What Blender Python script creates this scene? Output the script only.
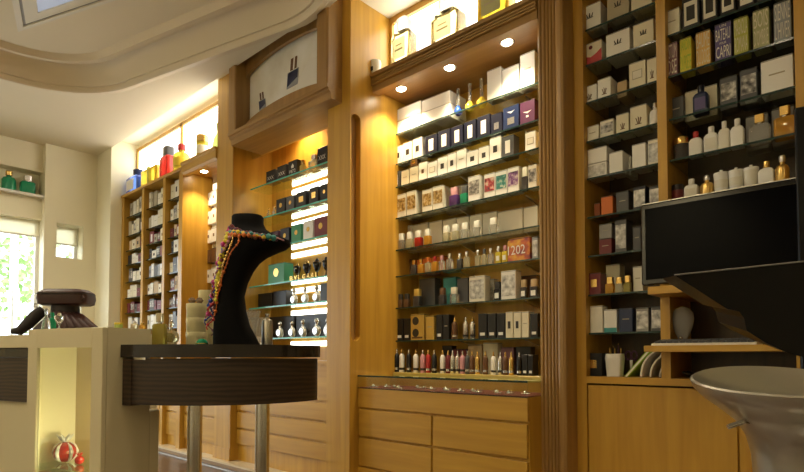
import bpy, bmesh, math, random
from mathutils import Vector, Matrix
rnd = random.Random(7)
for o in list(bpy.data.objects): bpy.data.objects.remove(o)
SC = bpy.context.scene; COL = SC.collection
# ------------------------------------------------------------------ camera, world, exposure
FPX = 555.0; YAW = math.radians(42.4); PITCH = math.radians(2.0); CH = 1.0; HOR = 355.0
cam_d = bpy.data.cameras.new('camera'); cam = bpy.data.objects.new('camera', cam_d); COL.objects.link(cam)
cam.location = (0, 0, CH); cam.rotation_euler = (math.pi/2 + PITCH, 0, YAW)
cam_d.sensor_width = 36; cam_d.lens = FPX/804*36
cam_d.shift_y = (HOR - FPX*math.tan(PITCH) - 236)/804; cam_d.clip_start = .02
SC.camera = cam
wd = bpy.data.worlds.new('world'); SC.world = wd; wd.use_nodes = True
bg = wd.node_tree.nodes['Background']; bg.inputs[0].default_value = (.86, .95, 1.0, 1); bg.inputs[1].default_value = 4.0
vs = SC.view_settings; vs.view_transform = 'Standard'; vs.look = 'None'; vs.gamma = 1; vs.use_curve_mapping = False; vs.exposure = 0.42
K_FILL = 21; K_SPOT = 42; K_PANEL = 3.6; K_STRIP = 4
# view geometry used only to read real positions on known planes (shelf fronts, counters)
_F = Vector((-math.sin(YAW)*math.cos(PITCH), math.cos(YAW)*math.cos(PITCH), math.sin(PITCH)))
_R = Vector((math.cos(YAW), math.sin(YAW), 0)); _U = _R.cross(_F)
_CY = HOR - FPX*math.tan(PITCH)
def wx(x, Y, Z):
    r = (x-402)/FPX; a = _R - _F*r            # (X,Y,Z-h).a = 0
    return -(a.y*Y + a.z*(Z-CH))/a.x
def depth(X, Y, Z): return Vector((X, Y, Z-CH)).dot(_F)
def atd(x, y, d): return Vector((0, 0, CH)) + (_F + _R*((x-402)/FPX) + _U*((_CY-y)/FPX))*d

# ------------------------------------------------------------------ materials
MATS = {}
def newmat(n):
    m = bpy.data.materials.new(n); m.use_nodes = True; MATS[n] = m
    nt = m.node_tree; return m, nt, nt.nodes['Principled BSDF']
def mat(n, c, rough=.5, metal=0, trans=0, noise=0, scale=30, coat=0, ior=1.45, alpha=1):
    if n in MATS: return MATS[n]
    m, nt, b = newmat(n)
    b.inputs['Base Color'].default_value = (*c, 1); b.inputs['Roughness'].default_value = rough
    b.inputs['Metallic'].default_value = metal; b.inputs['Transmission Weight'].default_value = trans
    b.inputs['Coat Weight'].default_value = coat; b.inputs['IOR'].default_value = ior; b.inputs['Alpha'].default_value = alpha
    if noise:
        tc = nt.nodes.new('ShaderNodeTexCoord'); nz = nt.nodes.new('ShaderNodeTexNoise'); nz.inputs['Scale'].default_value = scale
        mx = nt.nodes.new('ShaderNodeMix'); mx.data_type = 'RGBA'
        mx.inputs[6].default_value = (*[v*(1-noise) for v in c], 1); mx.inputs[7].default_value = (*[min(1, v*(1+noise)) for v in c], 1)
        nt.links.new(tc.outputs['Object'], nz.inputs['Vector']); nt.links.new(nz.outputs['Fac'], mx.inputs[0]); nt.links.new(mx.outputs[2], b.inputs['Base Color'])
    return m
def wood(n, c1, c2, axis='Z', rough=.38, sc=9, coat=.15):
    m, nt, b = newmat(n)
    tc = nt.nodes.new('ShaderNodeTexCoord'); mp = nt.nodes.new('ShaderNodeMapping')
    s = {'Z': (sc, sc, sc*.06), 'X': (sc*.06, sc, sc), 'Y': (sc, sc*.06, sc)}[axis]; mp.inputs['Scale'].default_value = s
    nz = nt.nodes.new('ShaderNodeTexNoise'); nz.inputs['Scale'].default_value = 2.2; nz.inputs['Detail'].default_value = 6; nz.inputs['Distortion'].default_value = .5
    cr = nt.nodes.new('ShaderNodeValToRGB'); cr.color_ramp.elements[0].position = .3; cr.color_ramp.elements[1].position = .72
    cr.color_ramp.elements[0].color = (*c1, 1); cr.color_ramp.elements[1].color = (*c2, 1)
    L = nt.links.new; L(tc.outputs['Object'], mp.inputs['Vector']); L(mp.outputs['Vector'], nz.inputs['Vector']); L(nz.outputs['Fac'], cr.inputs['Fac']); L(cr.outputs['Color'], b.inputs['Base Color'])
    b.inputs['Roughness'].default_value = rough; b.inputs['Coat Weight'].default_value = coat; b.inputs['Coat Roughness'].default_value = .25
    return m
def emis(n, c, s):
    m, nt, b = newmat(n); b.inputs['Base Color'].default_value = (*c, 1); b.inputs['Emission Color'].default_value = (*c, 1); b.inputs['Emission Strength'].default_value = s
    return m
def clear(n, tint, gloss=.22, rough=.04):
    m, nt, b = newmat(n); nt.nodes.remove(b); out = nt.nodes['Material Output']
    t = nt.nodes.new('ShaderNodeBsdfTransparent'); t.inputs[0].default_value = (*tint, 1)
    g = nt.nodes.new('ShaderNodeBsdfGlossy'); g.inputs['Roughness'].default_value = rough; g.inputs[0].default_value = (.9, 1, .95, 1)
    lw0 = nt.nodes.new('ShaderNodeLayerWeight'); lw0.inputs[0].default_value = .5; lw = nt.nodes.new('ShaderNodeMath'); lw.operation = 'POWER'; lw.inputs[1].default_value = 4.0; nt.links.new(lw0.outputs['Facing'], lw.inputs[0])
    ad = nt.nodes.new('ShaderNodeMath'); ad.operation = 'ADD'; ad.use_clamp = True; ad.inputs[1].default_value = gloss
    mx = nt.nodes.new('ShaderNodeMixShader'); L = nt.links.new
    L(lw.outputs[0], ad.inputs[0]); L(ad.outputs[0], mx.inputs[0]); L(t.outputs[0], mx.inputs[1]); L(g.outputs[0], mx.inputs[2]); L(mx.outputs[0], out.inputs[0])
    return m
wood('oak', (.45, .235, .028), (.59, .335, .045)); wood('oak_h', (.45, .235, .028), (.59, .335, .045), 'X')
wood('oak_dk', (.30, .165, .05), (.41, .235, .075)); wood('oak_dkh', (.30, .165, .05), (.41, .235, .075), 'X')
wood('walnut', (.06, .03, .012), (.10, .052, .02)); wood('tray_wood', (.40, .30, .06), (.50, .38, .10), 'X')
wood('floor_wood', (.055, .03, .018), (.12, .065, .035), 'X', .3, 6)
mat('cream', (.84, .79, .60), .6, noise=.03, scale=3); mat('ceil', (.78, .70, .53), .75, noise=.02, scale=2); mat('ceil_mould', (.74, .64, .47), .6)
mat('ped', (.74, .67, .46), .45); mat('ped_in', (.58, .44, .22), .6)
mat('stone', (.66, .53, .33), .4, noise=.06, scale=14); mat('chrome', (.72, .70, .66), .18, 1); mat('steel', (.62, .60, .55), .32, 1)
mat('white', (.82, .80, .76), .45); mat('offwhite', (.76, .72, .62), .5); mat('creambox', (.72, .66, .50), .5); mat('taupe', (.42, .37, .27), .5)
mat('black', (.012, .011, .012), .35); mat('velvet', (.006, .006, .007), .85); MATS['velvet'].node_tree.nodes['Principled BSDF'].inputs['Specular IOR Level'].default_value = .15; mat('screenglass', (.003, .003, .004), .06, ior=1.12); mat('tillblack', (.006, .006, .007), .35, ior=1.3); mat('pave', (.62, .58, .55), .8, noise=.05, scale=4); mat('blind', (.92, .86, .68), .9, trans=.55); mat('g_milk', (.96, .94, .86), .6, trans=.75); mat('magenta', (.50, .03, .20), .4); mat('g_honey', (1, .86, .42), .1, trans=.9); mat('blackgloss', (.008, .008, .01), .08, coat=.4); mat('navy', (.012, .013, .03), .3); mat('purple', (.085, .022, .065), .4)
mat('grey', (.30, .29, .28), .5); mat('dkgrey', (.08, .08, .085), .35); mat('red', (.45, .03, .03), .4); mat('maroon', (.16, .02, .025), .4)
mat('teal', (.04, .26, .27), .4); mat('green', (.05, .26, .13), .4); mat('orange', (.68, .17, .03), .45); mat('rust', (.30, .08, .02), .5)
mat('gold', (.75, .50, .16), .25, .9); mat('goldbox', (.62, .42, .10), .35, .3); mat('brown', (.13, .06, .025), .4); mat('yellow', (.80, .60, .05), .4)
mat('blue', (.018, .03, .09), .3); mat('cobalt', (.03, .10, .55), .2, trans=.3); mat('pink', (.62, .30, .34), .4); mat('olive', (.45, .46, .08), .5)
mat('lime', (.33, .52, .04), .5); mat('silver', (.66, .64, .62), .25, .9); mat('tan', (.50, .36, .20), .6); mat('ink', (.03, .025, .02), .5)
mat('indigo', (.10, .08, .22), .5); mat('plum', (.26, .13, .17), .5); mat('slate', (.32, .34, .38), .5); mat('sage', (.42, .42, .22), .5); mat('apricot', (.72, .44, .12), .5); mat('citron', (.72, .62, .05), .5)
mat('g_clear', (.92, .92, .90), .05, trans=.85); mat('g_amber', (.85, .45, .06), .06, trans=.55); mat('g_yellow', (.95, .75, .08), .08, trans=.45); mat('g_red', (.6, .03, .02), .06, trans=.5)
mat('g_green', (.03, .42, .22), .06, trans=.45); mat('g_olive', (.50, .42, .08), .06, trans=.5); mat('g_smoke', (.10, .09, .09), .08, trans=.4); mat('g_purple', (.15, .05, .25), .08, trans=.4); mat('g_lime', (.6, .75, .2), .08, trans=.5); mat('g_pale', (.85, .78, .55), .06, trans=.7)
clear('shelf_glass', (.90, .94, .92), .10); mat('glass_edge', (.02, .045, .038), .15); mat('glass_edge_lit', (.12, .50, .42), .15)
clear('case_glass', (.93, .96, .93), .05); clear('pane', (.97, .98, .98), .03)
emis('lightpanel', (1, .97, .90), K_PANEL); emis('strip', (.98, 1, .90), K_STRIP); emis('lampdisc', (1, .90, .70), 30); emis('cove_blue', (.42, .48, .62), .35); emis('ped_light', (1, .95, .55), .6)
def grain_dark():
    m, nt, b = newmat('wenge'); tc = nt.nodes.new('ShaderNodeTexCoord'); mp = nt.nodes.new('ShaderNodeMapping'); mp.inputs['Scale'].default_value = (1.5, 1.5, 9)
    w = nt.nodes.new('ShaderNodeTexWave'); w.wave_type = 'RINGS'; w.rings_direction = 'Y'; w.inputs['Scale'].default_value = 2.0; w.inputs['Distortion'].default_value = 6; w.inputs['Detail'].default_value = 4; w.inputs['Detail Scale'].default_value = 1.2
    cr = nt.nodes.new('ShaderNodeValToRGB'); cr.color_ramp.elements[0].color = (.020, .012, .008, 1); cr.color_ramp.elements[1].color = (.06, .033, .018, 1)
    L = nt.links.new; L(tc.outputs['Object'], mp.inputs['Vector']); L(mp.outputs['Vector'], w.inputs['Vector']); L(w.outputs['Fac'], cr.inputs['Fac']); L(cr.outputs['Color'], b.inputs['Base Color'])
    b.inputs['Roughness'].default_value = .45
grain_dark(); mat('wenge_top', (.02, .014, .012), .22, coat=.3)
def photo_mat(n, cols, scale=14):
    m, nt, b = newmat(n); tc = nt.nodes.new('ShaderNodeTexCoord'); nz = nt.nodes.new('ShaderNodeTexNoise'); nz.inputs['Scale'].default_value = scale; nz.inputs['Detail'].default_value = 3
    cr = nt.nodes.new('ShaderNodeValToRGB'); e = cr.color_ramp.elements
    while len(e) < len(cols): e.new(.5)
    for i, c in enumerate(cols): e[i].position = .30+.4*i/(len(cols)-1); e[i].color = (*c, 1)
    L = nt.links.new; L(tc.outputs['Object'], nz.inputs['Vector']); L(nz.outputs['Fac'], cr.inputs['Fac']); L(cr.outputs['Color'], b.inputs['Base Color']); b.inputs['Roughness'].default_value = .4
photo_mat('ph_gold', [(.05, .03, .02), (.45, .28, .07), (.70, .62, .45)], 45); photo_mat('ph_red', [(.05, .03, .04), (.5, .05, .06), (.7, .6, .5)], 40)
photo_mat('ph_teal', [(.04, .05, .05), (.05, .30, .26), (.75, .72, .6)], 40); photo_mat('ph_purple', [(.03, .02, .04), (.22, .08, .26), (.7, .6, .6)], 40)
photo_mat('ph_grey', [(.05, .05, .05), (.3, .28, .26), (.75, .72, .66)], 40); photo_mat('ph_fire', [(.12, .04, .10), (.55, .12, .05), (.75, .42, .06)], 18)
photo_mat('poster', [(.70, .67, .60), (.82, .80, .74), (.90, .89, .88)], 3.0); photo_mat('film', [(.20, .20, .21), (.55, .54, .52), (.85, .84, .82)], 30)
photo_mat('foliage_a', [(.16, .30, .08), (.34, .50, .18), (.55, .68, .34)], 3); photo_mat('bark', [(.10, .08, .06), (.22, .18, .13), (.3, .25, .2)], 8)

# ------------------------------------------------------------------ mesh helpers
class MB:
    def __init__(s): s.v = []; s.f = []; s.m = []
    def quadbox(s, x0, x1, y0, y1, z0, z1, mi=0, top=None):
        b = len(s.v); s.v += [(x0,y0,z0),(x1,y0,z0),(x1,y1,z0),(x0,y1,z0),(x0,y0,z1),(x1,y0,z1),(x1,y1,z1),(x0,y1,z1)]
        for q in ((3,2,1,0),(4,5,6,7),(0,1,5,4),(1,2,6,5),(2,3,7,6),(3,0,4,7)): s.f.append([b+i for i in q]); s.m.append(mi)
        return s
    def cbox(s, x0, x1, y0, y1, z0, z1, c=.003, mi=0):      # chamfered box
        c = min(c, (x1-x0)*.3, (y1-y0)*.3, (z1-z0)*.3); X = (x0, x1); Y = (y0, y1); Z = (z0, z1); b = len(s.v); idx = {}
        for i in (0,1):
            for j in (0,1):
                for k in (0,1):
                    dx, dy, dz = [c if t == 0 else -c for t in (i,j,k)]
                    for a in range(3):
                        idx[i,j,k,a] = len(s.v); s.v.append((X[i]+(dx if a != 0 else 0), Y[j]+(dy if a != 1 else 0), Z[k]+(dz if a != 2 else 0)))
        def F(*l): s.f.append(list(l)); s.m.append(mi)
        for i in (0,1):
            q = [idx[i,0,0,0], idx[i,1,0,0], idx[i,1,1,0], idx[i,0,1,0]]; F(*(q if i else q[::-1]))
            q = [idx[0,i,0,1], idx[0,i,1,1], idx[1,i,1,1], idx[1,i,0,1]]; F(*(q if i else q[::-1]))
            q = [idx[0,0,i,2], idx[1,0,i,2], idx[1,1,i,2], idx[0,1,i,2]]; F(*(q if i else q[::-1]))
        for i in (0,1):
            for j in (0,1):
                q = [idx[i,j,0,0], idx[i,j,1,0], idx[i,j,1,1], idx[i,j,0,1]]; F(*(q if (i == j) else q[::-1]))
                q = [idx[i,0,j,0], idx[i,0,j,2], idx[i,1,j,2], idx[i,1,j,0]]; F(*(q if (i == j) else q[::-1]))
                q = [idx[0,i,j,1], idx[1,i,j,1], idx[1,i,j,2], idx[0,i,j,2]]; F(*(q if (i == j) else q[::-1]))
        for i in (0,1):
            for j in (0,1):
                for k in (0,1): F(*[idx[i,j,k,a] for a in range(3)])
        return s
    def loft(s, secs, n=20, mi=0, cap=True):     # secs: (cx, cy, z, rx, ry, exponent)
        b = len(s.v)
        for (cx, cy, z, rx, ry, e) in secs:
            for i in range(n):
                t = 2*math.pi*(i+.5)/n; c, d = math.cos(t), math.sin(t)
                s.v.append((cx+rx*math.copysign(abs(c)**(2/e), c), cy+ry*math.copysign(abs(d)**(2/e), d), z))
        for k in range(len(secs)-1):
            for i in range(n):
                j = (i+1) % n; s.f.append([b+k*n+i, b+k*n+j, b+(k+1)*n+j, b+(k+1)*n+i]); s.m.append(mi)
        if cap:
            s.f.append([b+i for i in range(n)][::-1]); s.f.append([b+(len(secs)-1)*n+i for i in range(n)]); s.m += [mi, mi]
        return s
    def lathe(s, prof, n=20, mi=0, cx=0, cy=0, cap=True): return s.loft([(cx, cy, z, r, r, 2) for r, z in prof], n, mi, cap)
    def prism(s, poly, w0, w1, axis='Y', mi=0):   # polygon in the other two axes, extruded along axis
        b = len(s.v); n = len(poly)
        for w in (w0, w1):
            for p, q in poly: s.v.append({'Y': (p, w, q), 'X': (w, p, q), 'Z': (p, q, w)}[axis])
        s.f.append([b+i for i in range(n)]); s.f.append([b+n+i for i in range(n)][::-1]); s.m += [mi, mi]
        for i in range(n):
            j = (i+1) % n; s.f.append([b+i, b+n+i, b+n+j, b+j]); s.m.append(mi)
        return s
    def tube(s, pts, r, n=8, mi=0):
        b = len(s.v); P = [Vector(p) for p in pts]; N = None
        for i, p in enumerate(P):
            t = (P[min(i+1, len(P)-1)] - P[max(i-1, 0)]).normalized()
            if N is None: N = t.orthogonal().normalized()
            N = (N - t*N.dot(t)).normalized(); B = t.cross(N); rr = r[i] if isinstance(r, (list, tuple)) else r
            for k in range(n):
                a = 2*math.pi*k/n; s.v.append(tuple(p + (N*math.cos(a)+B*math.sin(a))*rr))
        for i in range(len(P)-1):
            for k in range(n):
                j = (k+1) % n; s.f.append([b+i*n+k, b+i*n+j, b+(i+1)*n+j, b+(i+1)*n+k]); s.m.append(mi)
        s.f.append([b+k for k in range(n)][::-1]); s.f.append([b+(len(P)-1)*n+k for k in range(n)]); s.m += [mi, mi]
        return s
    def ball(s, c, r, n=10, m=6, mi=0):
        return s.loft([(c[0], c[1], c[2]-r*math.cos(math.pi*(k+.25)/(m+.5)), r*math.sin(math.pi*(k+.25)/(m+.5)), r*math.sin(math.pi*(k+.25)/(m+.5)), 2) for k in range(m+1)], n, mi)
    def xf(s, M):
        s.v = [tuple(M @ Vector(p)) for p in s.v]; return s
    def build(s, name, mats, parent=None, smooth=False, loc=None):
        me = bpy.data.meshes.new(name); me.from_pydata([tuple(p) for p in s.v], [], s.f)
        for m in (mats if isinstance(mats, (list, tuple)) else [mats]): me.materials.append(MATS[m])
        me.polygons.foreach_set('material_index', s.m)
        bm = bmesh.new(); bm.from_mesh(me); bmesh.ops.recalc_face_normals(bm, faces=bm.faces); bm.to_mesh(me); bm.free()
        if smooth:
            me.polygons.foreach_set('use_smooth', [True]*len(me.polygons))
            try: me.set_sharp_from_angle(angle=math.radians(38))
            except Exception: pass
        o = bpy.data.objects.new(name, me); COL.objects.link(o)
        if parent:
            o.parent = parent
            if parent.name in WP: o.location = -parent.location
        if loc is not None: o.location = loc
        return o
WP = set()
def wempty(name, loc):      # an Empty at the thing's base whose parts are given in room coordinates
    o = empty(name, loc); WP.add(o.name); return o
def bx(name, x0, x1, y0, y1, z0, z1, m, parent=None, c=0):
    b = MB(); (b.cbox(x0, x1, y0, y1, z0, z1, c) if c else b.quadbox(x0, x1, y0, y1, z0, z1)); return b.build(name, m, parent)
def empty(name, loc=(0,0,0), rz=0):
    o = bpy.data.objects.new(name, None); COL.objects.link(o); o.location = loc; o.rotation_euler = (0,0,rz); o.empty_display_size = .05; return o
def tag(o, label, cat, group=None):
    o['label'] = label; o['category'] = cat
    if group: o['group'] = group
    return o
def struct(o): o['kind'] = 'structure'; return o
TXT = {}
def text(name, body, x0, x1, z0, z1, y, m, parent, face='-Y'):
    if body not in TXT:
        c = bpy.data.curves.new('t', 'FONT'); c.body = body; c.size = 1; c.resolution_u = 2; o = bpy.data.objects.new('t', c); COL.objects.link(o)
        bpy.context.view_layer.update(); me = bpy.data.meshes.new_from_object(o); TXT[body] = ([tuple(v.co) for v in me.vertices], [list(p.vertices) for p in me.polygons]); bpy.data.objects.remove(o)
    V, Fs = TXT[body]; ax = min(v[0] for v in V); bx_ = max(v[0] for v in V); ay = min(v[1] for v in V); by = max(v[1] for v in V)
    b = MB(); b.v = [(x0+(v[0]-ax)/(bx_-ax)*(x1-x0), y, z0+(v[1]-ay)/(by-ay)*(z1-z0)) for v in V]; b.f = Fs; b.m = [0]*len(Fs)
    me = bpy.data.meshes.new(name); me.from_pydata(b.v, [], b.f); me.materials.append(MATS[m]); o = bpy.data.objects.new(name, me); COL.objects.link(o)
    o.parent = parent; return o
ORD = ['first','second','third','fourth','fifth','sixth','seventh','eighth','ninth','tenth','eleventh','twelfth','thirteenth','fourteenth','fifteenth','sixteenth','seventeenth','eighteenth','nineteenth','twentieth','twenty-first','twenty-second','twenty-third','twenty-fourth','twenty-fifth']
# ------------------------------------------------------------------ the room
XL = -7.47; ZC = 3.5; YE = 2.52; ZV = 3.60; XR = 3.0; YB = -3.2; YW = 3.42
struct(bx('floor', XL-.3, XR+.2, YB-.2, YW+.2, -.12, 0, 'floor_wood'))
struct(bx('wall_display', XL-.3, XR+.2, YW, YW+.15, 0, 4.0, 'cream'))
struct(bx('wall_right', XR, XR+.15, YB, YW, 0, 4.0, 'cream')); struct(bx('wall_rear', XL-.3, XR+.15, YB-.15, YB, 0, 4.0, 'cream'))
# window wall: pieces round the openings
wl = MB(); T = .28
wl.quadbox(XL-T, XL, 1.945, 2.075, 0, 4.0)                       # pier beside the big window
wl.quadbox(XL-T, XL, 2.075, 2.36, 0, 1.51); wl.quadbox(XL-T, XL, 2.075, 2.36, 1.77, 2.17); wl.quadbox(XL-T, XL, 2.075, 2.36, 2.58, 4.0)
wl.quadbox(XL-T, XL, 2.36, YW, 0, 4.0)
XS = XL-.10                                                       # the window side steps back
wl.quadbox(XL-T, XS, -.6, 1.945, 3.17, 4.0); wl.quadbox(XL-T, XS, -.6, 1.945, 2.60, 2.88); wl.quadbox(XL-T, XL-T+.03, -.6, 1.945, 2.88, 3.17)
wl.quadbox(XL-T, XS, -.6, 1.945, 0, .25); wl.quadbox(XL-T, XL, YB, -.6, 0, 4.0)
struct(wl.build('wall_left', 'cream'))
struct(bx('trim_1', XL, -7.02, 2.51, YW, .0, 4.0, 'cream'))        # corner pier beside the tall bookcase
def window(n, y0, y1, z0, z1, bars, blind):
    w = wempty('window_%d' % n, (XL-T+.06, (y0+y1)/2, z0)); struct(w)
    x = XL-T+.06; t = .035; fr = MB()
    fr.quadbox(x-.02, x+.02, y0, y0+t, z0, z1); fr.quadbox(x-.02, x+.02, y1-t, y1, z0, z1); fr.quadbox(x-.02, x+.02, y0+t, y1-t, z0, z0+t); fr.quadbox(x-.02, x+.02, y0+t, y1-t, z1-t, z1)
    fr.build('window_frame', 'white', w)
    for b in bars: bx('mullion', x-.02, x+.02, b-.02, b+.02, z0+t, z1-t, 'white', w)
    bx('pane', x-.003, x+.003, y0+t, y1-t, z0+t, z1-t, 'pane', w)
    if blind: bx('roller_blind', x+.04, x+.048, y0+.005, y1-.005, blind, z1-.005, 'blind', w); bx('blind_bar', x+.036, x+.052, y0+.005, y1-.005, blind-.02, blind, 'offwhite', w)
window(1, -.6, 1.945, .25, 2.60, (.65,), 2.42); window(2, 2.075, 2.36, 2.17, 2.58, (), 2.37); window(3, 2.075, 2.36, 1.51, 1.77, (), 0)
struct(bx('trim_2', XS-.10, XL-.02, -.6, 1.945, 2.855, 2.88, 'white'))
# ceiling with a raised coffer framed by mouldings
ca = math.radians(13.5); cu = Vector((math.cos(ca), math.sin(ca), 0)); cv = Vector((-math.sin(ca), math.cos(ca), 0))
def rrect(u0, u1, v0, v1, r, n=12):
    out = []
    for (cx, cy, a0) in ((u1-r, v1-r, 0), (u0+r, v1-r, 90), (u0+r, v0+r, 180), (u1-r, v0+r, 270)):
        for k in range(n+1):
            a = math.radians(a0 + 90*k/n); p = cu*(cx+r*math.cos(a)) + cv*(cy+r*math.sin(a)); out.append((p.x, p.y))
    return out
U0, U1, V0, V1 = -5.5, -1.9, -.6, 3.185
def ring(name, off_z, m, parent=None):         # off_z: closed loop of (inset, z)
    loops = [rrect(U0+i, U1-i, V0+i, V1-i, .85-i*.7) for i, z in off_z]; n = len(loops[0]); b = MB()
    for (i, z), L in zip(off_z, loops): b.v += [(p[0], p[1], z) for p in L]
    for k in range(len(off_z)):
        k2 = (k+1) % len(off_z)
        for i in range(n): j = (i+1) % n; b.f.append([k*n+i, k*n+j, k2*n+j, k2*n+i]); b.m.append(0)
    return b.build(name, m, parent, smooth=True)
hole = rrect(U0+.02, U1-.02, V0+.02, V1-.02, .85-.014)
bm = bmesh.new(); vs_ = [bm.verts.new((*p, ZC)) for p in hole]; ed = [bm.edges.new((vs_[i], vs_[(i+1) % len(vs_)])) for i in range(len(vs_))]
oc = [bm.verts.new((x, y, ZC)) for x, y in ((XL-.3, YB-.1), (XR+.1, YB-.1), (XR+.1, YE), (XL-.3, YE))]; ed += [bm.edges.new((oc[i], oc[(i+1) % 4])) for i in range(4)]
bmesh.ops.triangle_fill(bm, use_beauty=True, edges=ed)
r_ = bmesh.ops.extrude_face_region(bm, geom=bm.faces[:]); bmesh.ops.translate(bm, verts=[e for e in r_['geom'] if isinstance(e, bmesh.types.BMVert)], vec=(0, 0, .22)); bmesh.ops.recalc_face_normals(bm, faces=bm.faces)
me = bpy.data.meshes.new('ceiling'); bm.to_mesh(me); bm.free(); me.materials.append(MATS['ceil']); ceil = struct(bpy.data.objects.new('ceiling', me)); COL.objects.link(ceil)
bx('coffer_panel', XL, XR, YB, YE-.03, 3.755, 3.80, 'ceil', ceil)
cb = rrect(U0-.05, U1+.05, V0-.05, V1+.05, .85); b = MB(); b.prism(cb, 3.665, 3.755, 'Z'); b.build('coffer_ceiling', 'ceil', ceil)
ring('moulding', [(-.07, ZC-.001), (-.06, ZC-.018), (-.03, ZC-.022), (-.015, ZC-.04), (.015, ZC-.045), (.03, ZC-.03), (.035, ZC-.001)], 'ceil_mould', ceil)
ring('cove_band', [(.02, ZC), (.05, ZC), (.10, 3.62), (.16, 3.66), (.16, 3.67), (.02, 3.67)], 'ceil_mould', ceil)
ring('moulding', [(.16, 3.664), (.165, 3.645), (.20, 3.64), (.215, 3.62), (.25, 3.62), (.27, 3.645), (.29, 3.664)], 'ceil_mould', ceil)
struct(bx('ceiling_cove', XL-.3, XR+.1, YE-.02, YW, ZV, ZV+.1, 'cream'))
# coffer light frame
lf = wempty('ceiling_light', (-4.6, .9, 3.665)); tag(lf, 'white framed bluish light panel set in the raised ceiling coffer', 'ceiling light')
Q = [Vector((-5.31, 1.166)), Vector((-3.40, 1.88)), Vector((-2.2, 1.5)), Vector((-4.11, .786))]; qc = sum(Q, Vector((0, 0)))/4
def qring(i0, i1, z0, z1, nm, m):
    b = MB(); A = [q + (qc-q)*i0 for q in Q]; B = [q + (qc-q)*i1 for q in Q]
    for k in range(4):
        j = (k+1) % 4; s0 = len(b.v); b.v += [(*A[k], z0), (*A[j], z0), (*B[j], z0), (*B[k], z0), (*A[k], z1), (*A[j], z1), (*B[j], z1), (*B[k], z1)]
        for q in ((3,2,1,0),(4,5,6,7),(0,1,5,4),(1,2,6,5),(2,3,7,6),(3,0,4,7)): b.f.append([s0+t for t in q]); b.m.append(0)
    return b.build(nm, m, lf)
qring(0, .07, 3.635, 3.665, 'outer_frame', 'offwhite'); qring(.07, .10, 3.648, 3.665, 'inner_frame', 'grey'); qring(.10, .25, 3.645, 3.664, 'inner_rim', 'offwhite')
b = MB(); A = [q + (qc-q)*.25 for q in Q]; b.prism([tuple(q) for q in A], 3.655, 3.664, 'Z'); b.build('diffuser', 'cove_blue', lf)
# raised plinth the cabinets stand on
pl = struct(wempty('trim_3', (-4, 2.6, 0)))
bx('plinth_top', XL, XR, 2.585, YW, .035, .055, 'stone', pl); bx('plinth_riser', XL, XR, 2.60, YW, 0, .035, 'oak_dkh', pl); bx('steel_strip', XL, XR, 2.55, 2.57, 0, .004, 'steel', pl)

# ------------------------------------------------------------------ display cabinets
def shelf(cab, x0, x1, y0, y1, z, t=.010, edge='glass_edge'):
    b = MB(); b.quadbox(x0, x1, y0+.003, y1, z-t, z, 0); b.quadbox(x0, x1, y0, y0+.003, z-t, z, 1); return b.build('glass_shelf', ['shelf_glass', edge], cab)
def drawers(cab, x0, x1, y, rows, cols, m='oak_h', gap=.006):
    for z0, z1 in rows:
        for i in range(cols):
            a = x0+(x1-x0)*i/cols+gap; c = x0+(x1-x0)*(i+1)/cols-gap; bx('drawer', a, c, y-.018, y, z0+gap, z1-gap*2, m, cab, .003)
def downlight(x, y, z, label, power, group=None, blend=.7, ang=110, col=(1, .80, .50)):
    d = wempty('downlight', (x, y, z)); tag(d, label, 'downlight', group)
    MB().lathe([(.034, z-.002), (.045, z-.006), (.048, z-.001), (.048, z)], 20, 0, x, y).build('rim', 'silver', d, True)
    MB().lathe([(.032, z-.009), (.034, z-.0025)], 20, 0, x, y).build('lens', 'lampdisc', d)
    l = bpy.data.lights.new('spot', 'SPOT'); l.energy = power; l.color = col; l.spot_size = math.radians(ang); l.spot_blend = blend; l.shadow_soft_size = .04
    lo = bpy.data.objects.new('spot', l); COL.objects.link(lo); lo.location = (x, y, z-.02); return d
# --- main bay D: between slotted pillar and fluted column
DX0, DX1 = -2.91, -1.55; DB = 3.38
D = wempty('display_cabinet', (-2.2, 3.0, .055)); tag(D, 'honey oak main bay with glass shelves, lit soffit and glass-topped drawers', 'display cabinet')
bx('back_panel', DX0, DX1, DB, DB+.02, .055, 3.08, 'oak', D)
cz = [(2.86, 2.955), (2.86, 3.002), (2.842, 3.004), (2.842, 3.014), (2.858, 3.016), (2.858, 3.020), (2.842, 3.022), (2.842, 3.032), (2.858, 3.034), (2.858, 3.038), (2.842, 3.040), (2.842, 3.050), (2.858, 3.052), (2.858, 3.058), (2.835, 3.064), (2.83, 3.085), (DB, 3.085), (DB, 2.985), (2.93, 2.985), (2.93, 2.955)]
MB().prism(cz, DX0, DX1, 'X').build('cornice', 'oak_dkh', D)
DS = [2.716, 2.48, 2.30, 2.057, 1.81, 1.606, 1.362, 1.111]
for z in DS: shelf(D, DX0+.004, DX1-.004, 3.11, DB, z)
for z in DS:
    for px_ in (396, 468, 533): x = wx(px_, 3.3, z); b = MB(); b.prism([(3.20, z-.012), (DB, z-.012), (DB, z-.05), (3.36, z-.045)], x-.006, x+.006, 'X'); b.build('shelf_bracket', 'steel', D)
bx('base_carcass', DX0, DX1+.0, 2.74, DB, .055, .765, 'oak', D); bx('top_fascia', DX0, DX1-.0, 2.72, 2.74, .63, .765, 'oak_h', D, .003)
drawers(D, DX0, DX1, 2.738, ((.424, .628), (.215, .424)), 2); bx('toe_board', DX0, DX1, 2.72, 2.74, .055, .21, 'oak_h', D)
cg = MB(); cg.quadbox(DX0, DX1, 2.72, 2.726, .766, .848); cg.quadbox(DX1-.006, DX1, 2.726, 3.05, .766, .848); cg.quadbox(DX0, DX1, 2.72, 3.05, .848, .856); cg.build('glass_case', 'case_glass', D)
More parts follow.
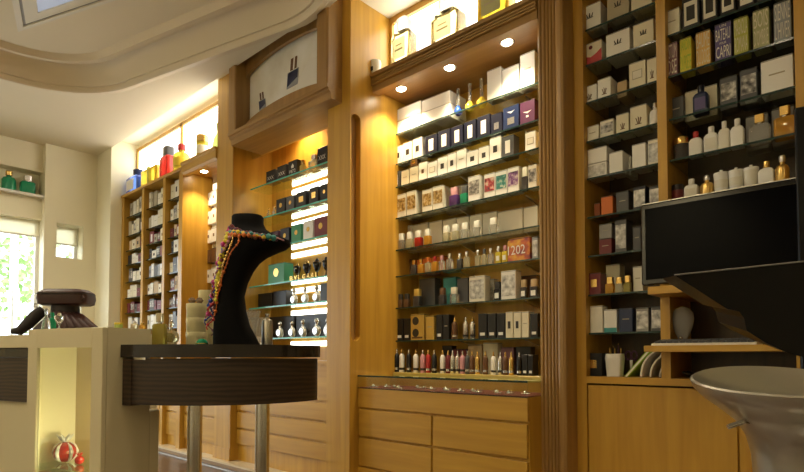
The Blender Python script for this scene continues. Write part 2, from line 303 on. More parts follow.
eg = MB(); eg.quadbox(DX0, DX1, 2.717, 2.72, .846, .857); eg.quadbox(DX0, DX1, 2.717, 2.72, .764, .768); eg.build('case_edge', 'glass_edge', D); bx('case_bed', DX0+.006, DX1-.006, 2.73, 3.05, .765, .772, 'maroon', D)
bx('bottle_ledge', DX0+.02, DX1-.08, 3.06, DB, .83, .87, 'tray_wood', D, .003); bx('ledge_riser', DX0, DX1, 3.052, DB, .765, .83, 'oak_h', D)
bx('light_panel', DX0+.03, DX1, 3.07, 3.09, 3.086, 3.55, 'lightpanel', D); bx('panel_frame', DX0, DX0+.03, 3.04, 3.09, 3.086, ZV, 'oak', D); bx('panel_frame', DX0+.03, DX1, 3.04, 3.09, 3.55, ZV, 'oak_h', D)
for i, p in enumerate((401, 449.5, 507)):
    x = wx(p, 3.0, 2.985); downlight(x, 3.0, 2.985, 'round recessed downlight, %s from slotted pillar in main bay soffit' % ORD[i], K_SPOT, 'downlights in the main bay soffit')
# --- pillar fin with slot
FN = wempty('slotted_pillar', (-3.03, 2.64, .055)); tag(FN, 'tall honey oak pillar with long rounded vertical slot in its side', 'pillar')
FX0, FX1 = -3.16, -2.91
bx('pillar_body', FX0, FX1-.05, 2.64, YW, .055, ZV, 'oak', FN); bx('side_panel', FX1-.05, FX1, 2.74, YW, .055, ZV, 'oak', FN)
def slot_profile(y0, y1, z0, z1, n=10):
    r = (y1-y0)/2; c = (y0+y1)/2; P = [(c + r*math.cos(math.pi*k/n), z1-r+r*math.sin(math.pi*k/n)) for k in range(n+1)]
    return P + [(c - r*math.cos(math.pi*k/n), z0+r-r*math.sin(math.pi*k/n)) for k in range(n+1)]
b = MB(); ya, yb_, zlo, zhi = 2.65, 2.74, 1.10, 2.74; c_ = (ya+yb_)/2; rr_ = (yb_-ya)/2; xa_ = FX1-.05
b.quadbox(xa_, FX1, 2.64, ya, .055, ZV); b.quadbox(xa_, FX1, ya, 2.74, zhi, ZV); b.quadbox(xa_, FX1, ya, 2.74, .055, zlo); n = 10      # rounded ends of the slot
for zc, zz in ((zlo+rr_, -1), (zhi-rr_, 1)):
    for sgn in (-1, 1):
        pts = [(c_+sgn*rr_*math.cos(math.pi/2*k/n), zc+zz*rr_*math.sin(math.pi/2*k/n)) for k in range(n+1)]
        b.prism(pts + [(c_, zc+zz*rr_*1.001), (c_+sgn*rr_, zc+zz*rr_*1.001)], xa_, FX1, 'X')
b.build('slot_frame', 'oak', FN)
bx('slot_lining', xa_-.001, xa_+.002, 2.645, 2.741, 1.08, 2.76, 'oak_dk', FN)
# --- fluted column between the bays
CO = wempty('fluted_column', (-1.46, 2.86, .055)); tag(CO, 'dark oak fluted column standing beside the main shelving bay', 'column')
prof = [(-1.553, 2.98), (-1.553, 2.875), (-1.545, 2.865), (-1.535, 2.865), (-1.530, 2.875)]
for k in range(4):
    x = -1.525+k*.021; prof += [(x, 2.875), (x+.004, 2.866), (x+.0105, 2.862), (x+.017, 2.866), (x+.0205, 2.875)]
prof += [(-1.438, 2.875), (-1.432, 2.85), (-1.42, 2.843), (-1.40, 2.843), (-1.387, 2.85), (-1.382, 2.87), (-1.382, 2.98)]
MB().prism(prof, .055, ZV, 'Z').build('shaft', 'oak_dk', CO); bx('column_core', -1.553, -1.388, 2.98, YW, .055, ZV, 'oak', CO)
# --- desk bay E
EX = [(-1.387, -1.325), (-.93, -.885), (-.345, -.285)]; EB = 3.33; EF = 2.97
EC = wempty('shelving_unit', (-.83, 3.0, .055)); tag(EC, 'oak wall shelving with glass shelves, cupboard doors and pull-out desk', 'shelving unit')
for i, (a, c) in enumerate(EX): bx('upright', a, c, EF, EB, .055 if i != 1 else .882, ZV, 'oak', EC)
bx('back_panel', EX[0][0], EX[2][1], EB, EB+.02, .055, ZV, 'walnut', EC)
ES = [2.855, 2.65, 2.434, 2.21, 1.998, 1.777, 1.558, 1.338, 1.124]
for z in ES: shelf(EC, EX[0][1]+.002, EX[1][0]-.002, 3.0, EB, z)
for z in ES[1:6]: shelf(EC, EX[1][1]+.002, EX[2][0]-.002, 3.0, EB, z)
bx('bottom_board', EX[0][1], EX[2][0], EF, EB, .845, .882, 'oak_h', EC); bx('base_carcass', EX[0][1], EX[2][0], EF+.03, EB, .055, .80, 'oak', EC)
bx('cupboard_door', EX[0][1]+.004, -.60, EF+.008, EF+.03, .06, .835, 'oak', EC, .002); bx('cupboard_door', -.592, EX[2][0]-.004, EF+.008, EF+.03, .06, .835, 'oak', EC, .002)
bx('desk_shelf', -.935, -.345, 2.80, EB, 1.294, 1.332, 'oak_h', EC, .002); bx('keyboard_shelf', -.95, -.345, 2.78, EB, 1.015, 1.045, 'oak_h', EC, .002)
bx('side_board', -.345, -.285, 2.80, EF, .055, 1.332, 'oak', EC)
# --- left niche C under the canopy and its left pillar
LX0, LX1 = -4.77, -4.487
LP_ = wempty('side_pillar', (-4.63, 2.64, .055)); tag(LP_, 'plain honey oak pillar between narrow niche and flask niche', 'pillar')
bx('pillar_body', LX0, LX1, 2.64, YW, .055, ZV, 'oak', LP_, .004); bx('pillar_base', LX0-.004, LX1+.004, 2.632, 2.64, .055, .16, 'oak', LP_)
CC = wempty('niche_cabinet', (-3.8, 2.95, .055)); tag(CC, 'oak niche under arched canopy with backlit glass shelves of flasks', 'display cabinet')
CB = 3.06; CF = 2.82
bx('back_panel', LX1, FX0, CB, CB+.02, .055, 3.17, 'oak', CC); bx('niche_ceiling', LX1, FX0, 2.862, CB, 3.15, 3.17, 'oak_h', CC); bx('front_header', LX1, FX0, 2.842, 2.862, 2.83, 3.17, 'oak_h', CC)
CS = [2.54, 2.24, 1.955, 1.63, 1.43, 1.15]
for z in CS:
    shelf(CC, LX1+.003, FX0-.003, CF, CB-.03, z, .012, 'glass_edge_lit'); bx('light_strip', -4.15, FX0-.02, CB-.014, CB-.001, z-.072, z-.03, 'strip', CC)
bx('base_carcass', LX1, FX0, 2.72, CB, .055, .93, 'oak', CC); bx('counter', LX1, FX0, 2.70, CB, .93, .955, 'oak_h', CC, .003)
for xa, xb in ((LX1, -3.99), (-3.99, FX0)): drawers(CC, xa, xb, 2.718, ((.65, .925), (.50, .65), (.345, .50), (.20, .345)), 1)
CN = wempty('canopy', (-3.67, 2.5, 2.83)); tag(CN, 'arched oak canopy box framing a perfume poster above niche', 'canopy')
KX0, KX1 = -4.34, -3.0
for a, c in ((KX0, -4.225), (-3.13, KX1)):
    b = MB(); b.prism([(a, 2.51), (a+.012, 2.5), (c-.012, 2.5), (c, 2.51), (c, 2.84), (a, 2.84)], 2.93, ZV, 'Z'); b.build('post', 'oak_dk', CN)
rail = [(2.5, 2.93), (2.5, 2.905), (2.512, 2.90), (2.512, 2.885), (2.53, 2.875), (2.535, 2.83), (2.84, 2.83), (2.84, 2.93)]
MB().prism(rail, KX0, KX1, 'X').build('bottom_rail', 'oak_dkh', CN)
# arched board
ax0, ax1 = -4.225, -3.13; zb, zt = 2.99, 3.50; N = 24; b = MB(); amid = (ax0+ax1)/2; half = (ax1-ax0)/2
for k in range(N):
    xa = ax0+(ax1-ax0)*k/N; xb = ax0+(ax1-ax0)*(k+1)/N
    fz = lambda x: 3.40 + .11*math.sqrt(max(0, 1-((x-amid)/(half*1.02))**2)); gz = lambda x: 2.985 + .09*math.sqrt(max(0, 1-((x-amid)/(half*1.02))**2))
    pass
A_ = [(ax0+(ax1-ax0)*k/N) for k in range(N+1)]
b.prism([(x, fz(x)) for x in A_] + [(ax1, ZV), (ax0, ZV)], 2.60, 2.63, 'Y'); b3 = MB(); b3.prism([(x, gz(x)) for x in A_] + [(ax1, 2.93), (ax0, 2.93)], 2.60, 2.63, 'Y'); b3.build('sill_board', 'oak_dk', CN)
b.build('arch_board', 'oak_dk', CN)
pp = bx('poster', ax0, ax1, 2.645, 2.655, 2.93, 3.56, 'poster', CN)
def pposter(xc, zc, s, lean):
    P = lambda L: [(xc+(x+z*lean)*s, zc+z*s) for x, z in L]
    MB().prism(P([(-.1, -.12), (.1, -.12), (.1, .06), (-.1, .06)]), 2.641, 2.645).build('printed_bottle', 'slate', CN); MB().prism(P([(-.09, -.10), (.09, -.04), (.09, .05), (-.09, .05)]), 2.639, 2.641).build('printed_liquid', 'blue', CN)
    MB().prism(P([(-.055, .07), (.055, .07), (.055, .2), (-.055, .2)]), 2.641, 2.645).build('printed_cap', 'brown', CN); MB().prism(P([(.0, .07), (.022, .07), (.022, .2), (.0, .2)]), 2.639, 2.641).build('printed_shine', 'white', CN)
pposter(-3.60, 3.24, .72, .1); pposter(-4.03, 3.15, .48, -.15)
b = MB(); b.prism([(-3.68, 3.02), (-3.2, 3.02), (-3.2, 3.28), (-3.4, 3.30), (-3.5, 3.2), (-3.6, 3.08)], 2.643, 2.645); b.build('printed_cloud', 'white', CN)
# --- narrow niche B and tall bookcase A
BX0, BX1 = -5.45, LX0; BF = 2.66
BB = wempty('narrow_niche', (-5.1, 2.8, .055)); tag(BB, 'narrow oak niche with one downlight beside the tall bookcase', 'display cabinet')
bx('back_panel', BX0, BX1, 3.25, 3.27, .055, 2.95, 'oak', BB)
MB().prism([(2.645, 2.84), (2.625, 2.86), (2.625, 2.93), (2.612, 2.94), (2.612, 2.962), (3.25, 2.962), (3.25, 2.88), (2.7, 2.88), (2.7, 2.84)], BX0-.0, BX1, 'X').build('cornice', 'oak_h', BB)
BS = [2.58, 2.38, 2.18, 1.97, 1.76, 1.55, 1.32, 1.10]
for z in BS: shelf(BB, BX0+.36, BX1, 2.90, 3.25, z)
bx('shelf_side', BX0+.34, BX0+.36, 2.9, 3.25, .95, 2.88, 'oak', BB)
bx('base_carcass', BX0, BX1, 2.70, 3.25, .055, .93, 'oak', BB); drawers(BB, BX0, BX1, 2.70, ((.66, .92), (.41, .66), (.16, .41)), 1)
downlight(-5.28, 2.78, 2.88, 'round recessed downlight in soffit of the narrow niche', K_SPOT*.8, ang=100)
downlight(-3.9, 2.95, 3.15, 'round recessed downlight hidden in canopy niche ceiling', K_SPOT*.9)
AU = [(-7.015, -6.95), (-6.44, -6.385), (-5.90, -5.845), (-5.53, -5.45)]; AT = 2.93; AF = 2.64; AB = 2.95
AA = wempty('tall_bookcase', (-6.2, 2.8, .055)); tag(AA, 'tall oak bookcase of three columns packed with small perfume boxes', 'bookcase')
for a, c in AU: bx('upright', a, c, AF, AB, .055, AT-.03, 'oak', AA)
bx('top_board', AU[0][0], AU[3][1], AF-.015, 3.1, AT-.03, AT, 'oak_h', AA, .003); bx('back_panel', AU[0][0], AU[3][1], AB, AB+.02, .055, AT-.03, 'oak', AA)
AS = [2.66, 2.43, 2.25, 2.08, 1.87, 1.68, 1.50, 1.29, 1.10]
for z in AS:
    for k in range(3): shelf(AA, AU[k][1], AU[k+1][0], AF+.03, AB, z)
bx('base_carcass', AU[0][0], AU[3][1], 2.70, AB, .055, .93, 'oak', AA); bx('counter', AU[0][0], AU[3][1], 2.66, AB, .93, .955, 'oak_h', AA)
drawers(AA, AU[0][1], AU[3][0], 2.70, ((.66, .92), (.41, .66), (.16, .41)), 3)
# back-lit panels over A and B
PN = wempty('light_box', (-5.8, 3.1, 2.97)); tag(PN, 'long backlit white panel in oak frame above bookcase and niche', 'light box')
for a, c in ((-6.98, -5.86), (-5.82, -4.78)): bx('light_panel', a, c, 2.82, 2.84, 2.967, 3.51, 'lightpanel', PN)
for a, c in ((-7.015, -6.98), (-5.86, -5.82)): bx('frame_post', a, c, 2.80, 2.84, 2.967, 3.55, 'oak', PN)
bx('frame_rail', -6.98, -4.78, 2.80, 2.84, 3.51, 3.55, 'oak_h', PN)
# unseen ceiling downlights added to fill the room with light, mostly behind the camera
for x, y, z, lb, k in ((-.7, .7, ZC, 'over the desk end', .6), (1.2, .9, ZC, 'beside the right wall', .3), (-.6, -1.7, ZC, 'at the back of the shop floor', 1), (1.6, -1.8, ZC, 'in the rear corner by right wall', .6), (-3.0, -1.9, ZC, 'behind the island counters', 1.2), (-5.6, -2.2, ZC, 'near the rear end of window wall', 1.2),
        (-2.6, .7, 3.664, 'in coffer above the pedestal', 1.2), (-4.9, .15, 3.664, 'in coffer beside its bluish panel', 2.2), (-6.5, .5, ZC, 'near the big window', 2.6), (-1.5, 1.35, ZC, 'before the fluted column', .6)):
    downlight(x, y, z, 'unseen warm ceiling downlight added as fill ' + lb, K_FILL*2.2*k, ang=160, blend=1, col=(1, .90, .68) if x < -2 else (1, .80, .50))
for i, x in enumerate((-5.2, -2.4, .4)):       # unseen lamps added to bounce soft fill off the rear wall
    z = ZC; d = wempty('bounce_fill_lamp', (x, -1.9, z)); tag(d, 'unseen fill lamp added to bounce light off rear wall, %s from window wall' % ORD[i], 'fill lamp', 'added bounce lamps')
    MB().lathe([(.03, z-.05), (.03, z-.002)], 16, 0, x, -1.9).build('stem', 'white', d); M_ = Matrix.Translation((x, -1.92, z-.09)) @ Matrix.Rotation(math.radians(-60), 4, 'X'); MB().lathe([(.06, -.09), (.06, .05), (.03, .07)], 20).xf(M_).build('lamp_head', 'white', d, True); MB().lathe([(.052, -.094), (.052, -.0905)], 20).xf(M_).build('lens', 'lampdisc', d)
    l = bpy.data.lights.new('bounce_fill_spot', 'SPOT'); l.energy = K_FILL*5.5; l.color = (1, .87, .64); l.spot_size = math.radians(95); l.spot_blend = .8; l.shadow_soft_size = .06
    lo = bpy.data.objects.new('bounce_fill_spot', l); COL.objects.link(lo); lo.location = (x, -2.02, z-.16); lo.rotation_euler = (math.radians(-60), 0, 0)
#PRODUCTS
# ------------------------------------------------------------------ product builders
def decor(o, d, x0, x1, y, z0, z1):
    """printed or raised detail on the front face of a carton; children of the carton"""
    w = x1-x0; h = z1-z0; xc = (x0+x1)/2; e = .0012
    def patch(n, a, b_, c, d_, m, k=1): MB().quadbox(x0+w*a, x0+w*b_, y-e*k, y-e*(k-1), z0+h*c, z0+h*d_).build(n, m, o)
    if d == 'sq': patch('label_patch', .32, .68, .36, .64, 'ink')
    elif d == 'sqb': patch('label_patch', .36, .64, .40, .62, 'brown')
    elif d == 'frame': patch('label_patch', .2, .8, .35, .68, 'taupe'); patch('label_center', .24, .76, .38, .65, 'offwhite', 2)
    elif d == 'tall': patch('label_patch', .30, .70, .20, .78, 'white')
    elif d == 'silv': patch('label_patch', .28, .72, .22, .55, 'silver')
    elif d == 'low': patch('label_patch', .22, .78, .12, .24, 'white')
    elif d == 'line': patch('printed_line', .25, .75, .52, .56, 'taupe')
    elif d == 'emb':
        m = 'ink'; b = MB()
        for t, sx in ((-.09, 1), (.09, 1), (0, 1.4)): b.prism([(xc+w*t-.004*sx, z0+h*.50), (xc+w*t+.004*sx, z0+h*.50), (xc+w*t*1.6+.002, z0+h*(.60+.05*sx)), (xc+w*t*1.6-.002, z0+h*(.60+.05*sx))], y-e, y)
        b.prism([(xc-w*.16, z0+h*.47), (xc+w*.16, z0+h*.47), (xc+w*.16, z0+h*.49), (xc-w*.16, z0+h*.49)], y-e, y); b.build('emblem', m, o)
    elif d == 'fleur':
        b = MB()
        for t in (-1, 0, 1): b.prism([(xc+t*w*.05, z0+h*.22), (xc+t*w*.05+w*.05, z0+h*.22), (xc+t*w*.15+w*.05, z0+h*.46), (xc+t*w*.15-w*.03, z0+h*(.5+.06*(t == 0)))], y-e, y)
        b.prism([(xc-w*.18, z0+h*.2), (xc+w*.2, z0+h*.2), (xc+w*.2, z0+h*.23), (xc-w*.18, z0+h*.23)], y-e, y); b.build('emblem', 'brown', o)
    elif d == 'zig':
        MB().prism([(x0, z0), (x1, z0), (x1, z0+h*.62), (x0+w*.75, z0+h*.45), (xc, z0+h*.35), (x0+w*.2, z0+h*.45), (x0, z0+h*.62)], y-e, y).build('printed_band', 'red', o); MB().lathe([(.011, 0), (.011, e)], 16).xf(Matrix.Translation((xc, y, z0+h*.78)) @ Matrix.Rotation(math.pi/2, 4, 'X')).build('emblem', 'maroon', o)
    elif d == 'round': MB().lathe([(w*.26, 0), (w*.26, e)], 20).xf(Matrix.Translation((xc, y, z0+h*.58)) @ Matrix.Rotation(math.pi/2, 4, 'X')).build('round_seal', 'slate', o)
    elif d == 'gold2':
        for q in (.28, .74): MB().lathe([(w*.24, 0), (w*.24, e)], 18).xf(Matrix.Translation((x0+w*.38, y, z0+h*q)) @ Matrix.Rotation(math.pi/2, 4, 'X')).build('printed_disc', 'ink', o)
        patch('label_patch', .1, .9, .06, .13, 'brown')
    elif d == 'medal': MB().lathe([(w*.16, 0), (w*.16, e)], 16).xf(Matrix.Translation((xc, y, z0+h*.55)) @ Matrix.Rotation(math.pi/2, 4, 'X')).build('medallion', 'gold', o)
    elif d == 'ornate': patch('label_patch', .12, .88, .14, .86, 'offwhite'); patch('label_center', .26, .74, .28, .72, 'ink', 2)
    elif d == 'bluebase': patch('printed_band', 0, 1, 0, .2, 'teal')
    elif d == 'bird': b = MB(); b.prism([(x0+w*.2, z0+h*.56), (xc, z0+h*.46), (x0+w*.8, z0+h*.56), (xc, z0+h*.53)], y-e, y); b.build('emblem', 'white', o); patch('label_patch', .42, .58, .3, .38, 'white')
    elif d == 'bird2': b = MB(); b.prism([(x0+w*.25, z0+h*.78), (xc, z0+h*.68), (x0+w*.75, z0+h*.78), (xc, z0+h*.75)], y-e, y); b.build('emblem', 'white', o); patch('label_patch', .28, .72, .22, .5, 'silver')
    elif d in ('ph_gold', 'ph_red', 'ph_teal', 'ph_purple', 'ph_grey', 'film'): patch('printed_picture', .06, .94, *((.12, .85) if d == 'film' else (.28, .82)), d)
    elif d == 'year': text('lettering', '1872', x0+w*.15, x1-w*.15, z0+h*.18, z0+h*.4, y-e, 'white', o); MB().prism([(xc-w*.12, z0+h*.5), (xc+w*.12, z0+h*.5), (xc+w*.15, z0+h*.62), (xc, z0+h*.8), (xc-w*.15, z0+h*.62)], y-e, y).build('emblem', 'white', o)
    elif d == 'xxx': text('lettering', 'XXX', x0+w*.15, x1-w*.15, z0+h*.3, z0+h*.55, y-e, 'white', o)
    elif d == 'num': text('lettering', '1202', x0+w*.02, x1-w*.2, z0+h*.3, z0+h*.7, y-e, 'white', o)
    elif d == 'goldtext': patch('label_patch', .28, .72, .35, .7, 'gold')
    elif isinstance(d, tuple):   # two lines of lettering: (line1, line2, colour)
        a = [t for t in d[:-1] if t]; n = len(a); top = .95
        wt = [.3 if t in ('UN', 'POUR') else 1 for t in a]; sm = sum(wt); zc = top
        for t, k in zip(a, wt): q = .9*k/sm; sx_ = .06 if k == 1 else .3; text('lettering', t, x0+w*sx_, x1-w*sx_, z0+h*(zc-q+.04), z0+h*zc, y-e, d[-1], o); zc -= q
def carton(x0, x1, y, z, h, m, d=None, dp=.07, label='', group=None, cat='perfume box', name='perfume_box', lid=True):
    b = MB(); g = min(.0015, (x1-x0)*.02); b.cbox(x0+g, x1-g, y, y+dp, z, z+h, .002)
    o = b.build(name, m); tag(o, label, cat, group)
    if lid and h > .08: MB().quadbox(x0+g-.0006, x1-g+.0006, y-.0006, y+dp+.0006, z+h*.985-.004, z+h*.985).build('lid_seam', 'grey' if m in ('white', 'offwhite', 'creambox', 'taupe') else 'ink', o)
    if d: decor(o, d, x0+g, x1-g, y, z, z+h)
    return o
def bottle(kind, xc, yc, z, w, h, m, capm='silver', lab=None, label='', group=None, cat='perfume bottle', name='perfume_bottle', dp=None):
    e = empty(name, (xc, yc, z)); tag(e, label, cat, group); r = w/2; P = lambda n, mb, mm, sm=True: mb.build(n, mm, e, sm)
    if kind == 'square':
        q = dp/2 if dp else r*.62; P('body', MB().loft([(0, 0, 0, r*.94, q*.94, 7), (0, 0, h*.02, r, q, 7), (0, 0, h*.60, r, q, 7), (0, 0, h*.66, r*.85, q*.8, 5), (0, 0, h*.68, r*.35, q*.5, 2)], 24), m)
        P('collar', MB().lathe([(r*.36, h*.675), (r*.36, h*.72)], 16), 'silver'); P('cap', MB().loft([(0, 0, h*.72, r*.48, q*.72, 6), (0, 0, h*.99, r*.48, q*.72, 6), (0, 0, h, r*.44, q*.66, 6)], 20), capm)
        if lab: P('label_patch', MB().quadbox(-r*.6, r*.6, -q-.0012, -q, h*.18, h*.45), lab, False)
    elif kind == 'capped':      # straight flacon with a big block cap
        q = dp/2 if dp else r*.75; P('body', MB().loft([(0, 0, 0, r*.95, q*.95, 8), (0, 0, h*.02, r, q, 8), (0, 0, h*.56, r, q, 8), (0, 0, h*.60, r*.9, q*.9, 6)], 24), m); P('cap', MB().loft([(0, 0, h*.605, r*.8, q*.8, 5), (0, 0, h*.98, r*.8, q*.8, 5), (0, 0, h, r*.74, q*.74, 5)], 20), capm)
        if lab: P('label_patch', MB().quadbox(-r*.6, r*.6, -q-.0012, -q, h*.12, h*.40), lab, False)
    elif kind == 'round':
        P('body', MB().lathe([(r*.8, 0), (r, h*.04), (r, h*.55), (r*.8, h*.66), (r*.34, h*.72), (r*.34, h*.78)], 20), m); P('cap', MB().lathe([(r*.48, h*.78), (r*.48, h*.97), (r*.4, h)], 16), capm)
        if lab: P('label_patch', MB().lathe([(r*1.01, h*.16), (r*1.01, h*.46)], 20, cap=False), lab)
    elif kind == 'spray':       # aluminium atomiser
        P('body', MB().lathe([(r*.92, 0), (r, h*.02), (r, h*.66), (r*.92, h*.72), (r*.55, h*.79), (r*.45, h*.81)], 18), m); P('pump', MB().lathe([(r*.46, h*.81), (r*.46, h*.87), (r*.3, h*.875), (r*.3, h*.97), (r*.22, h)], 14), capm)
        P('label_patch', MB().lathe([(r*1.012, h*.10), (r*1.012, h*.2)], 18, cap=False), 'ink' if m in ('white', 'silver', 'pink') else 'silver')
    elif kind == 'disc':        # round flat flask with tall stopper
        R_ = h*.31; P('body', MB().loft([(0, 0, R_-R_*math.cos(math.pi*(k+.3)/8.6), max(R_*.3, R_*math.sin(math.pi*(k+.3)/8.6)), r*.5*max(.6, math.sin(math.pi*(k+.3)/8.6)), 2) for k in range(9)], 20), m)
        b = MB(); b.lathe([(R_*.62, 0), (R_*.62, .002)], 20); b.xf(Matrix.Translation((0, -r*.5, R_)) @ Matrix.Rotation(math.pi/2, 4, 'X')); P('face_disc', b, 'silver')
        P('neck', MB().lathe([(r*.34, h*.58), (r*.30, h*.70)], 14), 'silver'); P('stopper', MB().lathe([(r*.25, h*.70), (r*.46, h*.78), (r*.48, h*.86), (r*.3, h*.95), (r*.1, h)], 14), capm)
    elif kind == 'goblet':
        P('foot', MB().lathe([(r*.6, 0), (r*.6, h*.05), (r*.2, h*.12), (r*.18, h*.3)], 18), m); P('bowl', MB().lathe([(r*.2, h*.3), (r*.6, h*.42), (r*.95, h*.6), (r, h*.78), (r*.9, h*.82)], 20), m); P('stopper', MB().lathe([(r*.35, h*.82), (r*.5, h*.9), (r*.25, h)], 14), capm)
    elif kind == 'jar':
        P('body', MB().lathe([(r*.9, 0), (r, h*.03), (r, h*.70)], 20), m); P('lid', MB().lathe([(r*1.03, h*.70), (r*1.03, h*.95), (r*.95, h)], 20), capm)
        if lab: P('label_patch', MB().lathe([(r*1.01, h*.2), (r*1.01, h*.55)], 20, cap=False), lab)
    elif kind == 'candle':      # tapered jar with a round knob
        P('body', MB().lathe([(r*.8, 0), (r*.86, h*.03), (r, h*.78)], 20), m); P('lid', MB().lathe([(r*1.04, h*.78), (r*1.04, h*.88), (r*.7, h*.9), (r*.2, h*.91), (r*.22, h), (r*.1, h)], 20), capm); P('label_patch', MB().lathe([(r*.93, h*.3), (r*.98, h*.6)], 20, cap=False), lab or 'offwhite')
    elif kind == 'shoulder':    # lotion bottle, square shoulders, small cap
        q = r*.7; P('body', MB().loft([(0, 0, 0, r*.95, q*.95, 6), (0, 0, h*.02, r, q, 6), (0, 0, h*.62, r, q, 6), (0, 0, h*.72, r*.75, q*.8, 4), (0, 0, h*.76, r*.4, q*.55, 2)], 24), m); P('cap', MB().lathe([(r*.42, h*.76), (r*.44, h*.98), (r*.4, h)], 16), capm)
        if lab: P('label_patch', MB().quadbox(-r*.7, r*.7, -q-.0012, -q, h*.15, h*.55), lab, False)
    elif kind == 'bulb':        # slender neck on a coloured bulb
        P('body', MB().lathe([(r*.5, 0), (r*.95, h*.08), (r, h*.18), (r*.6, h*.3), (r*.35, h*.36)], 18), m); P('neck', MB().lathe([(r*.34, h*.36), (r*.32, h*.95), (r*.4, h)], 14), 'g_clear')
    elif kind == 'factice':     # giant shop-display flacon
        q = r*.6; P('body', MB().loft([(0, 0, 0, r*.95, q*.95, 6), (0, 0, h*.02, r, q, 6), (0, 0, h*.62, r, q, 6), (0, 0, h*.70, r*.8, q*.9, 4), (0, 0, h*.72, r*.4, q*.6, 2)], 28), m); P('cap', MB().loft([(0, 0, h*.72, r*.5, q*.8, 4), (0, 0, h*.97, r*.52, q*.82, 4), (0, 0, h, r*.45, q*.7, 4)], 22), capm)
        if lab: lp = P('label_patch', MB().quadbox(-r*.62, r*.62, -q-.002, -q, h*.14, h*.55), lab, False); MB().quadbox(-r*.4, r*.4, -q-.0035, -q-.002, h*.3, h*.33).build('printed_line', 'taupe', lp); MB().quadbox(-r*.3, r*.3, -q-.0035, -q-.002, h*.4, h*.42).build('printed_line', 'taupe', lp)
    elif kind == 'conical':
        P('body', MB().lathe([(r*.95, 0), (r, h*.03), (r*.7, h*.45), (r*.32, h*.62), (r*.26, h*.72)], 20), m); P('cap', MB().lathe([(r*.3, h*.72), (r*.36, h*.95), (r*.2, h)], 16), capm)
    return e
BK = ('square', 'capped', 'round', 'spray', 'disc', 'goblet', 'jar', 'candle', 'shoulder', 'bulb', 'factice', 'conical')
LOOK = {'white': 'white', 'offwhite': 'off-white', 'creambox': 'cream', 'taupe': 'taupe', 'black': 'black', 'navy': 'navy', 'dkgrey': 'charcoal', 'goldbox': 'gold', 'g_clear': 'clear glass', 'g_amber': 'amber', 'g_yellow': 'yellow', 'g_red': 'red', 'g_green': 'green', 'g_olive': 'olive', 'g_smoke': 'smoky', 'g_purple': 'purple', 'g_pale': 'pale gold', 'cobalt': 'blue', 'film': 'silvery', 'ph_fire': 'fiery orange', 'blackgloss': 'glossy black', 'citron': 'yellow', 'apricot': 'apricot', 'g_lime': 'lime', 'plum': 'plum'}
DL = {'sq': 'with small dark square', 'sqb': 'with small brown square', 'tall': 'with tall white label', 'silv': 'with silver label', 'low': 'with low white label', 'emb': 'with crest', 'fleur': 'with brown flower mark', 'zig': 'with red lower half', 'round': 'with round blue seal', 'gold2': 'with two black discs', 'medal': 'with gold medallion', 'ornate': 'with ornate label', 'bluebase': 'with teal base', 'bird': 'with white eagle mark', 'bird2': 'with silver label', 'frame': 'with framed label', 'line': 'with one printed line', 'goldtext': 'with gold label', 'year': 'lettered 1872', 'xxx': 'with white lettering', 'num': 'numbered 1202', 'film': 'in shiny film', 'ph_gold': 'with gold picture', 'ph_red': 'with red picture', 'ph_teal': 'with teal picture', 'ph_purple': 'with purple picture', 'ph_grey': 'with grey picture'}
KL = {'square': 'square bottle', 'capped': 'block-capped bottle', 'round': 'round bottle', 'spray': 'spray bottle', 'disc': 'round flask', 'goblet': 'goblet flacon', 'jar': 'jar', 'candle': 'candle jar', 'shoulder': 'lotion bottle', 'bulb': 'slender-necked bottle', 'factice': 'display flacon', 'conical': 'conical bottle'}
def row(Y, Z, items, where, group, ref, dp=.07):
    """items: (px0, px1, height_px, material, detail[, options]) read along one shelf; heights scale with real distance"""
    for i, it in enumerate(items):
        x0p, x1p, hp, m = it[:4]; d = it[4] if len(it) > 4 else None; op = it[5] if len(it) > 5 else {}
        y = Y + op.get('dy', 0); z = Z + op.get('dz', 0); x0 = wx(x0p, y, z); x1 = wx(x1p, y, z); xc = (x0+x1)/2; h = hp*depth(xc, y, z)/FPX
        kind = d if d in BK else None; place = ', %s from %s on %s' % (ORD[i], ref, where)
        if kind:
            vx, vy = xc, y; rg = math.hypot(vx, vy); cs, sn = vy/rg, abs(vx)/rg; kk = {'square': .62, 'capped': .75, 'shoulder': .7, 'factice': .6}.get(kind)
            w = (x1p-x0p)*depth(xc, y, z)/FPX/((cs+kk*sn*.35) if kk else 1); q = w*.6; lab = op.get('look') or (LOOK.get(m, m) + ' ' + KL[kind])
            bottle(kind, xc, y+max(w/2, q/2), z, w*.96, h, m, op.get('cap', 'silver'), op.get('lab'), lab + place, group, op.get('cat', 'perfume bottle'), op.get('name', 'perfume_bottle'))
        else:
            dl = DL.get(d, '') if not isinstance(d, tuple) else 'lettered ' + d[-2].title(); lab = op.get('look') or (LOOK.get(m, m) + ' carton ' + dl).strip()
            carton(x0, x1, y, z, h, m, d, op.get('dp', dp), lab + place, group)
